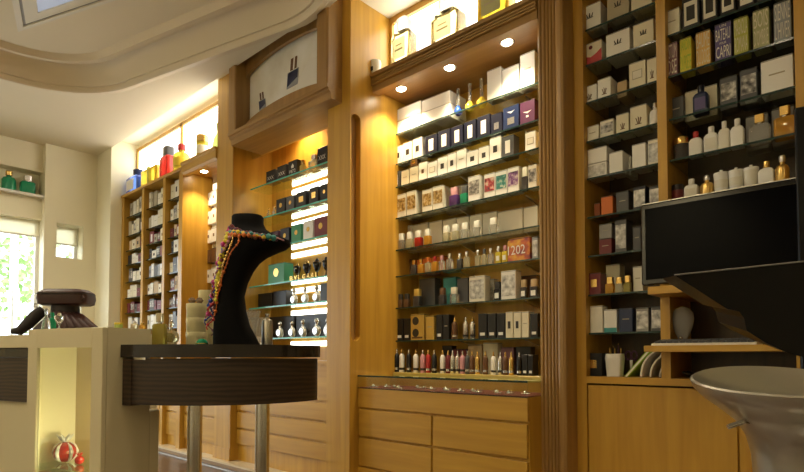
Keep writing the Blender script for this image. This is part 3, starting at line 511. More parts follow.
#ROWS
# ------------------------------------------------------------------ goods in the main bay
YD = 3.135; SP = 'slotted pillar'
def drow(k, items, **kw): row(YD, DS[k], items, '%s main-bay shelf' % (ORD[k] if k else 'top'), 'goods on the %s shelf of the main bay' % (ORD[k] if k else 'top'), SP, **kw)
B2 = {'dy': .13}
drow(0, [(393, 421, 14, 'white', None, {'dp': .2, 'look': 'long flat white carton at bottom of pair'}), (421.5, 450, 14, 'white', None, {'dp': .2, 'look': 'long flat white carton at bottom of pair'}),
  (393, 421, 12, 'white', None, {'dz': .112, 'dp': .2, 'look': 'long flat white carton lying on top'}), (421.5, 450, 12, 'white', None, {'dz': .105, 'dp': .2, 'look': 'long flat white carton lying on top'}),
  (451, 460, 27, 'cobalt', 'bulb', {'look': 'slender glass bottle with blue bulb'}), (462, 472, 28, 'g_yellow', 'bulb'), (473, 484, 29, 'g_yellow', 'bulb'),
  (487, 501, 32, 'white'), (502, 519, 28, 'white'), (520, 535, 36, 'white', 'line')])
drow(1, [(393, 402.5, 19, 'white', 'sq'), (403, 412, 20, 'white', 'sq'), (412.5, 422, 21, 'white', 'sq'), (425, 437, 20, 'navy', 'tall'), (438, 450, 21, 'navy', 'tall'), (451, 463, 21, 'navy', 'tall'), (464, 476, 22, 'navy', 'tall'), (477, 490, 23, 'navy', 'tall'), (491, 502, 21, 'navy', 'silv'), (503, 519, 24, 'blue', 'bird2'), (520, 535, 24, 'purple', 'bird')])
drow(2, [(393, 400, 17, 'dkgrey', 'tall'), (401, 409, 16, 'creambox', 'line'), (409.5, 418, 17, 'creambox', 'line'), (410, 417, 7, 'brown', 'goldtext', {'dz': .135, 'dp': .05, 'look': 'tiny brown box lying on cream cartons'}), (418.5, 427, 19, 'white', 'sqb'), (427.5, 437, 17, 'white', 'frame'), (437.5, 447, 19, 'white', 'sq'), (447.5, 456, 20, 'white', 'sq'), (456.5, 466, 21, 'white', 'line'), (466.5, 478, 17, 'white', 'sq'), (478.5, 489, 18, 'white', 'sq'), (489.5, 501, 24, 'white', 'sq'), (501.5, 514, 22, 'dkgrey', 'tall'), (525, 536, 20, 'white', 'frame')])
drow(3, [(396, 406, 24, 'offwhite', 'ph_gold'), (406.5, 416, 25, 'offwhite', 'ph_gold'), (422, 432, 23, 'offwhite', 'ph_gold'), (432.5, 443, 24, 'offwhite', 'ph_gold'), (447, 457, 20, 'g_purple', 'capped', {'cap': 'pink'}), (458, 467, 19, 'g_green', 'capped', {'cap': 'dkgrey'}), (446, 467, 26, 'offwhite', None, {'dy': .14, 'look': 'wide off-white carton behind purple and green bottles'}), (468, 480, 26, 'white', 'ph_grey'), (484, 495, 25, 'white', 'ph_red'), (495.5, 507, 25, 'white', 'ph_teal'), (507.5, 519, 26, 'white', 'ph_purple'), (520.5, 527, 24, 'g_smoke', 'capped', {'cap': 'offwhite'}), (528, 537, 24, 'offwhite', 'ph_grey')])
W5 = [(396, 412), (412.5, 428), (429, 442), (442.5, 456), (456.5, 469), (469.5, 482), (482.5, 497), (497.5, 523), (523.5, 538)]
row(YD+.12, DS[4], [(a, b, 27 if a < 490 else 26, 'offwhite', None, {'look': 'plain off-white carton'}) for a, b in W5], 'fifth main-bay shelf', 'goods on the fifth shelf of the main bay', SP)
drow(4, [(396, 403, 17, 'g_clear', 'capped', {'cap': 'white'}), (404, 411, 17, 'g_pale', 'capped', {'cap': 'white'}), (412.5, 420, 17, 'g_red', 'capped', {'cap': 'white'}), (422, 429, 17, 'g_amber', 'capped', {'cap': 'white'}), (441, 448, 17, 'g_pale', 'capped', {'cap': 'white'}), (449.5, 457, 17, 'g_pale', 'capped', {'cap': 'white'}), (459, 467, 17, 'g_clear', 'capped', {'cap': 'white'}), (471, 479, 17, 'g_clear', 'capped', {'cap': 'white'}), (487, 496, 17, 'g_clear', 'capped', {'cap': 'white'})])
drow(5, [(398, 411, 19, 'brown', None, {'dy': .14}), (417, 443, 19, 'orange', None, {'dy': .14, 'look': 'wide orange carton behind glass bottles'}), (409, 415, 15, 'g_smoke', 'square', {'cap': 'gold'}), (416, 422, 15, 'g_amber', 'square', {'cap': 'gold'}), (423, 429, 16, 'g_pale', 'square', {'cap': 'orange'}), (430, 436, 16, 'g_amber', 'square', {'cap': 'red'}), (437, 443, 16, 'g_clear', 'square', {'cap': 'pink'}), (444, 451, 17, 'g_clear', 'square', {'cap': 'silver'}), (455, 461, 16, 'g_smoke', 'square'), (462, 468, 17, 'g_pale', 'square'), (473.5, 479, 17, 'g_pale', 'square'), (480, 485.5, 17, 'g_pale', 'square', {'cap': 'dkgrey'}), (486.5, 492, 17, 'g_clear', 'square'), (494, 500, 18, 'g_yellow', 'square', {'lab': 'white'}), (500.5, 506.5, 18, 'g_yellow', 'square', {'lab': 'white', 'cap': 'pink'}), (507.5, 530, 23, 'ph_fire', 'num'), (532, 538, 22, 'slate', 'film')])
drow(6, [(396, 401.5, 14, 'brown', 'capped', {'cap': 'ink'}), (402, 408, 14, 'brown', 'capped', {'cap': 'ink'}), (410.5, 419, 18, 'g_smoke', 'capped', {'cap': 'goldbox'}), (419, 435, 29, 'dkgrey', None, {'dy': .10, 'look': 'tall wide charcoal carton'}), (437, 444, 17, 'g_smoke', 'capped', {'cap': 'brown'}), (443, 456, 29, 'teal', None, {'dy': .13, 'look': 'tall teal carton'}), (448, 456, 17, 'g_clear', 'capped', {'cap': 'offwhite'}), (457, 468, 26, 'dkgrey', None, {'dy': .06}), (469, 485, 26, 'offwhite', 'film'), (487, 494, 24, 'offwhite', 'film', {'dy': .12}), (492, 500, 19, 'blackgloss', 'capped', {'cap': 'black', 'lab': 'white'}), (501, 516, 29, 'white', 'film'), (519, 526, 19, 'g_smoke', 'capped', {'cap': 'tan', 'lab': 'white'}), (528, 537, 19, 'g_smoke', 'capped', {'cap': 'tan', 'lab': 'white'}), (517, 537, 25, 'brown', None, {'dy': .14})])
drow(7, [(396, 403, 22, 'black', 'low'), (403.5, 410, 22, 'black', 'low'), (410.5, 424, 26, 'goldbox', 'gold2'), (425.5, 434, 24, 'goldbox', 'line'), (436, 442.5, 25, 'black', 'low'), (443, 449, 25, 'black', 'line'), (449.5, 456, 22, 'brown', 'spray', {'cap': 'gold'}), (461, 467, 22, 'silver', 'spray'), (468, 474, 22, 'silver', 'spray', {'cap': 'gold'}), (478, 487, 25, 'black', 'low'), (487.5, 496, 25, 'black', 'low'), (496.5, 505, 25, 'black', 'low'), (505.5, 513, 26, 'creambox', 'sq'), (513.5, 521, 26, 'creambox', 'sq'), (521.5, 529, 26, 'creambox', 'line'), (530, 538, 24, 'black', 'low')])
SPR = [(395, 'black'), (400, 'white'), (407, 'black'), (414, 'white'), (421, 'pink'), (426.5, 'red'), (432.5, 'black'), (441, 'white'), (446.5, 'maroon'), (451, 'silver'), (456, 'silver'), (461, 'pink'), (466, 'dkgrey'), (470.5, 'brown'), (476, 'gold'), (484, 'brown'), (492, 'white'), (499, 'silver'), (504, 'brown'), (510, 'gold'), (518, 'black')]
row(3.10, .87, [(p-2.8, p+2.8, 23, m, 'spray', {'cap': 'gold' if m in ('white', 'red', 'maroon', 'gold', 'brown') else 'silver'}) for p, m in SPR], 'yellowish wooden ledge', 'atomisers on the wooden ledge', SP)
row(3.26, .87, [(442, 452, 27, 'black'), (453, 466, 24, 'maroon'), (468, 482, 29, 'tan'), (483, 498, 31, 'creambox'), (501, 514, 27, 'plum'), (516, 531, 28, 'black')], 'ledge behind atomisers', 'cartons behind the atomisers', SP, .06)
row(3.11, .87, [(522, 527.5, 21, 'black', 'low'), (528, 533, 21, 'black', 'low')], 'ledge end', 'cartons on the ledge end', 'last atomiser')
for i in range(15):   # silver trinkets under the case glass
    x = -2.82 + i*.083 + rnd.uniform(-.015, .015); y = rnd.uniform(2.78, 2.92); t = wempty('trinket', (x, y, .772)); tag(t, 'small silver pendant lying on maroon bed under case glass, %s from slotted pillar' % ORD[i], 'pendant', 'pendants in the glass case'); a = rnd.uniform(0, 6)
    MB().tube([(x+.03*math.cos(a+k*.8)*(1+.2*math.sin(k*3)), y+.022*math.sin(a+k*.8), .777) for k in range(8)], .003, 6).build('chain', 'silver', t, True); MB().ball((x, y-.01, .782), .011).build('pendant', 'white' if i % 3 == 0 else 'silver', t, True)
# flacons on the cornice
def top_item(kind, p0, p1, hp, Y, Z, m, label, cap='white', lab=None, cat='display bottle', name='display_bottle'):
    x0 = wx(p0, Y, Z); x1 = wx(p1, Y, Z); xm = (x0+x1)/2; h = hp*depth(xm, Y, Z)/FPX; rg = math.hypot(xm, Y); kk = {'square': .62, 'shoulder': .7, 'factice': .6}.get(kind); w = (p1-p0)*depth(xm, Y, Z)/FPX/((Y/rg+kk*.3*abs(xm)/rg) if kk else 1); return bottle(kind, (x0+x1)/2, Y+w*.3, Z, w, h, m, cap, lab, label, None, cat, name)
top_item('factice', 388, 410, 50, 2.88, 3.085, 'g_honey', 'giant pale yellow display flacon on cornice next to slotted pillar', 'g_milk', 'g_milk'); top_item('factice', 427, 458, 50, 2.88, 3.085, 'g_honey', 'giant amber-yellow display flacon, middle of three on cornice', 'g_milk', 'g_milk'); top_item('factice', 474, 508, 60, 2.88, 3.085, 'g_yellow', 'giant bright yellow display flacon with green label on cornice', 'gold', 'sage')
cx_ = wx(375, 2.88, 3.085)
cp = empty('ceramic_cup', (cx_+.0, 2.885, 3.085)); tag(cp, 'small white ceramic cup on cornice against slotted pillar', 'cup'); MB().lathe([(.025, 0), (.033, .01), (.04, .05), (.043, .1), (.04, .115), (.036, .1), (.034, .05), (.03, .015)], 20).build('cup_body', 'white', cp, True); MB().quadbox(-.012, .012, -.0435, -.038, .03, .06).build('printed_mark', 'ink', cp)
# ------------------------------------------------------------------ goods in the desk bay
YE_ = 3.02; FC = 'fluted column'
def erow(k, items, **kw): row(YE_, ES[k] if k < 9 else .882, items, ('%s shelf of desk bay' % (ORD[k] if k else 'top')) if k < 9 else 'bottom board of desk bay', 'goods on the left column of the desk bay, %s row' % ORD[k], FC, **kw)
erow(0, [(579, 601, 26, 'white', 'emb', {'dp': .1}), (607, 629, 27, 'taupe', 'emb', {'dp': .1}), (631, 652, 29, 'creambox', 'emb', {'dp': .1})], dp=.12)
erow(1, [(580, 602, 23, 'creambox', 'zig'), (606, 630, 25, 'white', 'emb'), (633, 654, 25, 'creambox', 'emb')], dp=.14)
erow(2, [(581, 597, 18, 'white', 'fleur'), (597.5, 611, 21, 'white', 'fleur'), (617, 627, 17, 'tan', None, {'dy': .05}), (629, 646, 27, 'creambox', 'frame'), (647, 657, 26, 'creambox', 'fleur')], dp=.13)
erow(3, [(586, 599, 16, 'offwhite', 'line'), (600, 614, 18, 'offwhite', 'ph_grey'), (616, 629, 20, 'creambox', 'fleur'), (630, 647, 24, 'creambox', 'fleur'), (648, 659, 24, 'white', 'round')], dp=.11)
erow(4, [(582, 607, 15, 'white', 'film'), (582, 607, 15, 'white', None, {'dz': .085, 'look': 'white carton stacked on film-wrapped carton'}), (609, 623, 22, 'white'), (625, 631, 20, 'offwhite', None, {'dy': .09}), (632, 646, 25, 'white'), (648, 659, 26, 'offwhite', 'film')], dp=.11)
erow(5, [(594, 600, 15, 'rust', None, {'dy': .03}), (601, 613, 19, 'orange'), (616, 629, 21, 'dkgrey', 'line'), (633, 646, 23, 'navy', 'film'), (649, 660, 21, 'dkgrey', 'film')], dp=.09)
erow(6, [(599, 612, 16, 'maroon', 'line'), (599, 612, 15, 'grey', 'line', {'dz': .088, 'look': 'grey carton stacked on maroon one'}), (615, 627, 33, 'dkgrey', 'film'), (633, 641, 24, 'dkgrey', 'line')], dp=.09)
erow(7, [(587, 601, 22, 'maroon', 'goldtext'), (606, 620, 31, 'creambox', None, {'dy': .1}), (604, 613, 17, 'g_amber', 'capped', {'cap': 'gold'}), (614, 622, 16, 'g_pale', 'capped', {'cap': 'gold'}), (623, 630, 17, 'g_olive', 'capped', {'cap': 'gold'}), (633, 643, 26, 'offwhite', 'line', {'dy': .04})], dp=.08)
erow(8, [(590, 603, 27, 'offwhite'), (604, 617, 23, 'white', 'bluebase'), (619, 633, 24, 'blue', 'line'), (636, 649, 24, 'grey', 'film'), (651, 663, 25, 'dkgrey', 'film')], dp=.07)
erow(9, [(584, 602, 23, 'black', 'goldtext')], dp=.08)
UM = 'middle upright'
def rrow(k, items, **kw): row(YE_, ES[k], items, ['', 'shelf of picture-frame cartons', 'lettered-carton shelf', 'blue-bottle shelf', 'jar shelf', 'shelf just above monitor'][k], 'goods above the monitor, %s row' % ORD[k], UM, **kw)
rrow(1, [(664, 680, 27, 'offwhite', 'line'), (682, 700, 33, 'black', 'ornate'), (701.5, 718, 34, 'black', 'ornate'), (720, 736, 35, 'black', 'ornate'), (738, 755, 35, 'black', 'ornate'), (757, 775, 36, 'black', 'ornate'), (777, 794, 36, 'black', 'ornate')], dp=.09)
rrow(2, [(663, 678, 35, 'plum', ('PAESTUM', 'ROSE', 'offwhite')), (680, 692, 36, 'citron', ('JARDIN', 'DU POETE', 'lime')), (696, 711, 37, 'apricot', ('BAUME', 'DU DOGE', 'creambox')), (715, 732, 39, 'indigo', ('UN', 'BATEAU', 'POUR', 'CAPRI', 'offwhite')), (734, 749, 39, 'olive', ('MAGNOLIA', 'ROMANA', 'creambox')), (753, 770, 41, 'sage', ('BOIS', "D'OMBRIE", 'creambox')), (774, 792, 42, 'slate', ('SIENNE', "L'HIVER", 'offwhite'))], dp=.07)
rrow(3, [(668, 684, 26, 'dkgrey', 'line', {'dy': .05}), (685, 718, 31, 'creambox', None, {'dy': .08}), (692, 707, 30, 'blue', 'shoulder', {'cap': 'navy', 'lab': 'indigo'}), (720, 738, 33, 'dkgrey', 'ph_grey', {'dy': .05}), (740, 758, 36, 'dkgrey', 'ph_grey', {'dy': .05}), (761, 794, 35, 'white', 'line')], dp=.09)
rrow(4, [(672, 687, 23, 'g_smoke', 'jar', {'cap': 'gold', 'cat': 'jar', 'name': 'cosmetic_jar'}), (688, 701, 26, 'white', 'shoulder', {'cap': 'red'}), (703, 717, 28, 'white', 'shoulder', {'cap': 'white', 'lab': 'offwhite'}), (718, 729, 30, 'offwhite', 'shoulder', {'cap': 'white'}), (730, 743, 30, 'white', 'shoulder', {'cap': 'white'}), (746, 769, 36, 'grey', None, {'dy': .12, 'look': 'grey backing carton behind clear flacon'}), (772, 795, 38, 'grey', None, {'dy': .12, 'look': 'grey backing carton behind amber flacon'}), (749, 768, 30, 'g_clear', 'square', {'cap': 'gold', 'look': 'clear glass flacon with gold cap'}), (774, 794, 33, 'g_amber', 'square', {'cap': 'gold', 'look': 'square amber flacon with gold cap'})], dp=.08)
rrow(5, [(670, 682, 19, 'maroon', 'jar', {'cap': 'black', 'cat': 'jar', 'name': 'cosmetic_jar'}), (683, 697, 23, 'white', 'shoulder', {'cap': 'white', 'lab': 'offwhite'}), (699, 712, 24, 'gold', 'round', {'cap': 'silver'}), (713, 727, 27, 'white', 'candle', {'cap': 'white', 'cat': 'jar', 'name': 'candle_jar'}), (728, 742, 27, 'white', 'candle', {'cap': 'white', 'cat': 'jar', 'name': 'candle_jar'}), (743, 757, 27, 'offwhite', 'candle', {'cap': 'white', 'cat': 'jar', 'name': 'candle_jar'}), (758, 773, 28, 'white', 'shoulder', {'cap': 'gold'}), (775, 788, 31, 'gold', 'round', {'cap': 'silver'})])
# ------------------------------------------------------------------ flask niche under the canopy
YC = 2.845; SD = 'plain pillar'
def crow(k, items, **kw): row(YC, CS[k], items, '%s canopy-niche shelf' % (ORD[k] if k else 'top'), 'goods on the %s shelf of the canopy niche' % (ORD[k] if k else 'top'), SD, **kw)
crow(0, [(266, 275, 13, 'black', 'xxx', {}), (277, 286, 14, 'black', 'xxx'), (288, 297, 15, 'black', 'year'), (298, 303, 13, 'goldbox', 'capped', {'cap': 'gold'}), (304, 315, 16, 'g_pale', 'square', {'cap': 'silver'}), (317, 327, 18, 'black', 'xxx')])
crow(1, [(264, 269, 10, 'goldbox', 'disc', {'cap': 'gold'}), (270, 275, 11, 'goldbox', 'disc', {'cap': 'gold'}), (276, 285, 15, 'black', 'medal'), (286, 294, 15, 'dkgrey', 'medal'), (296, 306, 16, 'black', 'goldtext'), (309, 318, 17, 'black', 'goldtext'), (320, 328, 17, 'black', 'medal')])
crow(2, [(270, 278, 16, 'purple', 'medal'), (280, 289, 17, 'navy', 'medal'), (291, 301, 18, 'green', 'medal'), (303, 313, 19, 'white', 'medal'), (314, 327, 20, 'maroon', 'medal')])
crow(3, [(268, 284, 20, 'green', 'medal', {'dp': .1}), (290, 298, 18, 'blackgloss', 'goblet', {'cap': 'gold'}), (299, 308, 19, 'blackgloss', 'goblet', {'cap': 'gold'}), (309, 318, 20, 'blackgloss', 'goblet', {'cap': 'black'}), (319, 327, 20, 'blackgloss', 'goblet', {'cap': 'black'})])
lt = wempty('brand_lettering', (wx(304, YC-.012, CS[3]), YC-.01, CS[3])); tag(lt, 'small gold standing letters in front of black goblet flacons', 'sign')
lx0, lx1 = wx(290, YC-.012, CS[3]), wx(320, YC-.012, CS[3])
for i, ch in enumerate('BVLGARI'):
    a = lx0+(lx1-lx0)*i/7; o = text('letter', ch, a, a+(lx1-lx0)/7*(.72 if ch != 'I' else .25), CS[3], CS[3]+.04, YC-.015, 'gold', lt); o.location = -lt.location
    md = o.modifiers.new('solid', 'SOLIDIFY'); md.thickness = .006; md.offset = -1
crow(4, [(258, 272, 15, 'black', None, {'dy': .06}), (273, 286, 16, 'black', None, {'dy': .06}), (286, 295, 17, 'steel', 'disc', {'look': 'silver-faced round flask'}), (297, 306, 17, 'steel', 'disc', {'look': 'silver-faced round flask'}), (307, 318, 18, 'steel', 'disc', {'look': 'silver-faced round flask'}), (320, 328, 18, 'black', None)])
crow(5, [(271, 281, 17, 'steel', 'disc', {'look': 'silver-faced round flask'}), (284, 293, 17, 'steel', 'disc', {'look': 'silver-faced round flask'}), (294, 304, 18, 'steel', 'disc', {'look': 'silver-faced round flask'}), (307, 318, 19, 'steel', 'disc', {'look': 'silver-faced round flask'}), (321, 328, 19, 'steel', 'disc', {'look': 'silver-faced round flask'}), (268, 294, 22, 'black', None, {'dy': .12, 'look': 'wide black carton behind flasks'}), (296, 327, 23, 'black', None, {'dy': .12, 'look': 'wide black carton behind flasks'})])
# ------------------------------------------------------------------ narrow niche and tall bookcase
NB = ['third', 'fourth']
for k, z in enumerate(BS[:7]):
    m = ['white', 'offwhite', 'white', 'brown', 'white', 'tan', 'offwhite'][k]
    row(2.92, z, [(206, 210.5, 13, m, 'sqb' if k != 3 else None), (211, 216, 14, m, 'sqb' if k != 3 else None)], '%s narrow-niche shelf' % (ORD[k] if k else 'top'), 'cartons in the narrow niche', 'bookcase side', .09)
PAL = [['offwhite', 'creambox', 'taupe', 'offwhite', 'tan'], ['offwhite', 'taupe', 'grey', 'dkgrey', 'creambox'], ['taupe', 'tan', 'creambox', 'maroon'], ['black', 'offwhite', 'dkgrey', 'maroon'], ['offwhite', 'creambox', 'dkgrey', 'slate', 'white'], ['creambox', 'offwhite', 'tan', 'maroon', 'maroon'], ['maroon', 'dkgrey', 'maroon', 'dkgrey', 'rust', 'brown'], ['white', 'offwhite', 'grey', 'dkgrey', 'dkgrey']]
for k in range(8):
    for c in range(3):
        x = AU[c][1]+.015; x1 = AU[c+1][0]-.01; i = 0; gap = (AS[k-1] if k else AT-.03)-AS[k]; y = AF+.05
        x += rnd.choice((0, 0, .03))
        while x < x1-.05:
            w = rnd.choice((.055, .065, .075, .09, .11)); w = min(w, x1-x); h = gap*rnd.uniform(.55, .82)
            if w < .045: break
            m = rnd.choice(PAL[k]); d = rnd.choice([None, 'sq', 'line', 'line', 'ph_grey', 'tall' if m in ('black', 'dkgrey', 'maroon') else 'sqb'])
            carton(x, x+w, y, AS[k], h, m, d, .10, '%s carton, %s from window wall, %s shelf of bookcase %s column' % (LOOK.get(m, m), ORD[i], ORD[k], ['near-window', 'middle', 'niche-side'][c]), 'cartons packed in the tall bookcase')
            x += w+rnd.choice((.002, .002, .002, .02)); i += 1
# bottles on top of the bookcase and niche
top_item('shoulder', 124, 138, 26, 2.68, AT, 'cobalt', 'cobalt blue display bottle with white label on the bookcase', 'blue', 'white')
ob = top_item('factice', 157, 168, 34, 2.68, AT, 'g_red', 'red glass display bottle with dark cap on the bookcase', 'dkgrey')
top_item('round', 169, 185, 28, 2.66, .0+AT, 'g_yellow', 'yellow round display flask with red cap on the bookcase', 'red', 'yellow')
xq0, xq1 = wx(140, 2.70, AT), wx(155, 2.70, AT); yb = bx('wrapped_block', xq0, xq1, 2.70, 2.80, AT, AT+.24, 'g_yellow', None, .02); tag(yb, 'wide yellow wrapped block between blue and red display bottles', 'gift box'); MB().quadbox((xq0+xq1)/2-.02, (xq0+xq1)/2+.02, 2.698, 2.80, AT, AT+.243).build('ribbon', 'olive', yb)
top_item('jar', 193, 205, 24, 2.68, 2.962, 'g_yellow', 'pale yellow jar display on niche cornice beside green bottle', 'gold', 'white', 'jar', 'display_jar'); top_item('conical', 208, 222, 30, 2.68, 2.962, 'g_lime', 'pale green tapered display bottle on the niche cornice', 'lime')
# green bottles in the wall recess above the window
for (a, b_, hh, kd, cp_, lb) in ((2, 18, .23, 'round', 'gold', 'green display bottle with round gold stopper in wall recess'), (21, 37, .22, 'square', 'silver', 'square green display bottle with silver cap in wall recess')):
    r0 = atd(a, 193, 1)-Vector((0, 0, CH)); r1 = atd(b_, 193, 1)-Vector((0, 0, CH)); X = XL-.05; y0 = X/r0.x*r0.y; y1 = X/r1.x*r1.y
    e = bottle(kd, XL-.12, (y0+y1)/2, 2.881, (y1-y0)*.95, hh, 'g_green', cp_, None, lb, None, 'display bottle', 'display_bottle'); e.rotation_euler.z = math.pi/2
#ISLAND
# ------------------------------------------------------------------ island: lit pedestal, round table, side counter
IA = math.radians(15.4); IU = Vector((math.cos(IA), math.sin(IA), 0)); IV = Vector((-math.sin(IA), math.cos(IA), 0)); IC = Vector((-2.125, .742, 0))
IM = Matrix.Translation(IC) @ Matrix.Rotation(IA, 4, 'Z')
def loc_i(p, d):            # local (a, b) on the island for a point seen at picture column p and distance d
    q = atd(p, HOR, d) - IC; return q.dot(IU), q.dot(IV)
def isl_a(p, b):            # position along the island front at picture column p, b behind the front line
    a = _R - _F*((p-402)/FPX); q = IC + IV*b; return -(a.x*q.x + a.y*q.y)/(a.x*IU.x + a.y*IU.y)
def isl(name, label, cat, a=0, b=0, z=0):
    e = empty(name, IM @ Vector((a, b, z)), IA); tag(e, label, cat); return e
PW, PD, PT = .455, .20, 1.10
pd = isl('display_pedestal', 'beige pedestal with lit glass-fronted showcase holding red ornaments', 'pedestal')
st = .062
bx('stile', -PW, -PW+st, 0, .018, 0, PT, 'ped', pd, .002); bx('stile', -st, 0, 0, .018, 0, PT, 'ped', pd, .002); bx('top_rail', -PW+st, -st, 0, .018, PT-.072, PT, 'ped', pd); bx('bottom_rail', -PW+st, -st, 0, .018, 0, .35, 'ped', pd)
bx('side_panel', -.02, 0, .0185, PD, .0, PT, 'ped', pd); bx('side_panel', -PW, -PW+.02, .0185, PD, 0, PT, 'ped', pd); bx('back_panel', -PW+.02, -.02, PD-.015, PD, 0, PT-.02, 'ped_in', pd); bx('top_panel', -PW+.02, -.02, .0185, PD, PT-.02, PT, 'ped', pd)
bx('display_floor', -PW+.02, -.02, .0185, PD-.015, .555, .57, 'case_glass', pd); bx('light_panel', -.20, -.022, PD-.019, PD-.0155, .56, .735, 'ped_light', pd); bx('front_glass', -PW+st, -st, .008, .012, .35, PT-.072, 'pane', pd)
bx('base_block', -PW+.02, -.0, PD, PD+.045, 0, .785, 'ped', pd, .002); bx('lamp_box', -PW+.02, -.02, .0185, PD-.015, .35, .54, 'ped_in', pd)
l = bpy.data.lights.new('showcase_lamp', 'POINT'); l.energy = 1.5; l.color = (1, .95, .6); l.shadow_soft_size = .03; lo = bpy.data.objects.new('showcase_lamp', l); COL.objects.link(lo); lo.location = IM @ Vector((-.09, .13, .64))
# ornaments in the showcase
def ornament(p, y, r, label):
    a = isl_a(p, .10); z = .571; e = isl('glass_ornament', label, 'ornament', a, .10, z)
    MB().loft([(0, 0, r-r*math.cos(math.pi*(k+.3)/8.6), r*math.sin(math.pi*(k+.3)/8.6), r*math.sin(math.pi*(k+.3)/8.6), 2) for k in range(9)], 18).build('ball', 'g_red', e, True); bb = MB()
    for k in range(6): t = k*math.pi/3; bb.tube([(0.0*r, 0, r*1.95), (r*.35*math.cos(t), r*.35*math.sin(t), r*2.3), (r*.75*math.cos(t), r*.75*math.sin(t), r*2.75)], [r*.08, r*.16, r*.02], 6)
    bb.build('crown', 'g_red' if r < .03 else 'film', e, True)
    for k in range(0 if r < .03 else 5): t = k*2*math.pi/5; MB().tube([(r*1.01*math.sin(q)*math.cos(t), r*1.01*math.sin(q)*math.sin(t), r-r*1.01*math.cos(q)) for q in (.5, 1, 1.6, 2.2, 2.7)], [r*.05, r*.16, r*.2, r*.16, r*.05], 6).build('white_stripe', 'film', e, True)
ornament(67, 455, .041, 'large round red and clear ornament with crown inside pedestal'); ornament(81.5, 464, .017, 'small round red ornament with crown inside the pedestal')
ac = isl_a(60, .135); wc = isl('glass_rod', 'tall clear twisted glass rod standing behind large ornament', 'glass rod', ac, .135, .571); MB().lathe([(.012, 0), (.006, .02)] + [(.006+.002*(k % 2), .02+k*.012) for k in range(28)] + [(.003, .37)], 12).build('rod', 'g_clear', wc, True)
# round-ended table
tb = isl('round_table', 'dark wenge half-round table on chrome legs joined to pedestal', 'table')
TT = 1.038; ta, tbb, tcb = .537, .46, .535
def outline(s, n=26): return [(s*ta*math.sin(math.pi/2*k/n)**(1/1.08) if k else 0, tcb-s*tbb*math.cos(math.pi/2*k/n)**(1/1.08) if k < n else tcb) for k in range(n+1)] + [(s*ta*.985, .57), (s*ta*.94, .60), (.0, .60)]
def shift(P, dx): return [(max(p[0], 0)+dx, p[1]) for p in P]
MB().prism(shift(outline(1.012), .003), TT-.047, TT, 'Z').build('table_top', 'wenge_top', tb, True)
MB().prism(shift(outline(.985), .004), .82, TT-.052, 'Z').build('apron', 'wenge', tb, True); bx('apron_block', .0035, .05, .078, .12, .815, TT-.052, 'wenge', tb, .002); bx('top_bracket', .06, .12, .083, .09, TT-.056, TT-.047, 'chrome', tb)
for a, b_ in ((.135, .30), (.345, .45)): MB().lathe([(.05, 0), (.05, .008), (.028, .012), (.028, .82)], 24, 0, a, b_).build('leg', 'chrome', tb, True)
# counter on the far side of the pedestal
sc_ = isl('side_counter', 'dark wenge side counter with beige top behind the pedestal', 'counter', -.5, .3, 0)
def sbx(n, x0, x1, y0, y1, z0, z1, m, c=.002): return bx(n, x0+.5, x1+.5, y0-.3, y1-.3, z0, z1, m, sc_, c)
sbx('counter_top', -1.25, -.30, .215, .52, 1.034, 1.094, 'ped'); sbx('dark_band', -1.25, -PW+.04, .26, .52, .987, 1.034, 'wenge_top'); sbx('apron', -1.25, -PW+.04, .27, .52, .775, .987, 'wenge'); sbx('lower_panel', -1.25, -.35, .30, .52, 0, .775, 'ped'); sbx('bracket', -PW-.035, -PW+.0, .262, .27, .985, .992, 'chrome')
# ------------------------------------------------------------------ necklace bust
def bust_sections(S, d, ry):
    out = []
    for (y, l_, r_), q in zip(S, ry):
        a = atd(l_, y, d); c = atd(r_, y, d); out.append((a, c, q))
    return out
BD = 2.24
bo = atd(237, 345, BD); be = empty('necklace_bust', (bo.x, bo.y, TT), YAW); tag(be, 'black curved necklace bust draped with coloured bead strands on table', 'necklace bust')
BS_ = [(345, 214, 260, .070), (338, 214, 256, .070), (325, 214.5, 249, .068), (310, 216, 245, .066), (295, 218, 243, .066), (282, 220, 246, .070), (270, 222, 251.5, .078), (261, 224, 258, .085), (255, 225, 266, .09), (250.5, 226, 276, .095), (247, 226.5, 285, .097), (244, 227, 289, .097), (240, 228, 289, .094), (236, 229, 281, .085), (232, 230, 271, .070), (228, 230.5, 265, .056), (222, 231, 262, .052), (216, 231, 262, .052), (214.5, 232, 261, .048)]
sc2 = BD/FPX
def bz(y): return (345-y)*sc2
secs = [(((l_+r_)/2-237)*sc2, .0, bz(y), (r_-l_)/2*sc2, q, 2.4) for y, l_, r_, q in BS_]
MB().loft(secs, 36).build('bust_form', 'velvet', be, True)
def bsurf(y, ang, off=.004):
    S = BS_; k = 0
    while k < len(S)-2 and S[k+1][0] > y: k += 1
    a, c = S[k], S[k+1]; t = (a[0]-y)/(a[0]-c[0]); l_ = a[1]+(c[1]-a[1])*t; r_ = a[2]+(c[2]-a[2])*t; q = a[3]+(c[3]-a[3])*t
    return (((l_+r_)/2-237)*sc2 + ((r_-l_)/2*sc2+off)*math.cos(ang), (q+off)*math.sin(ang), bz(y))
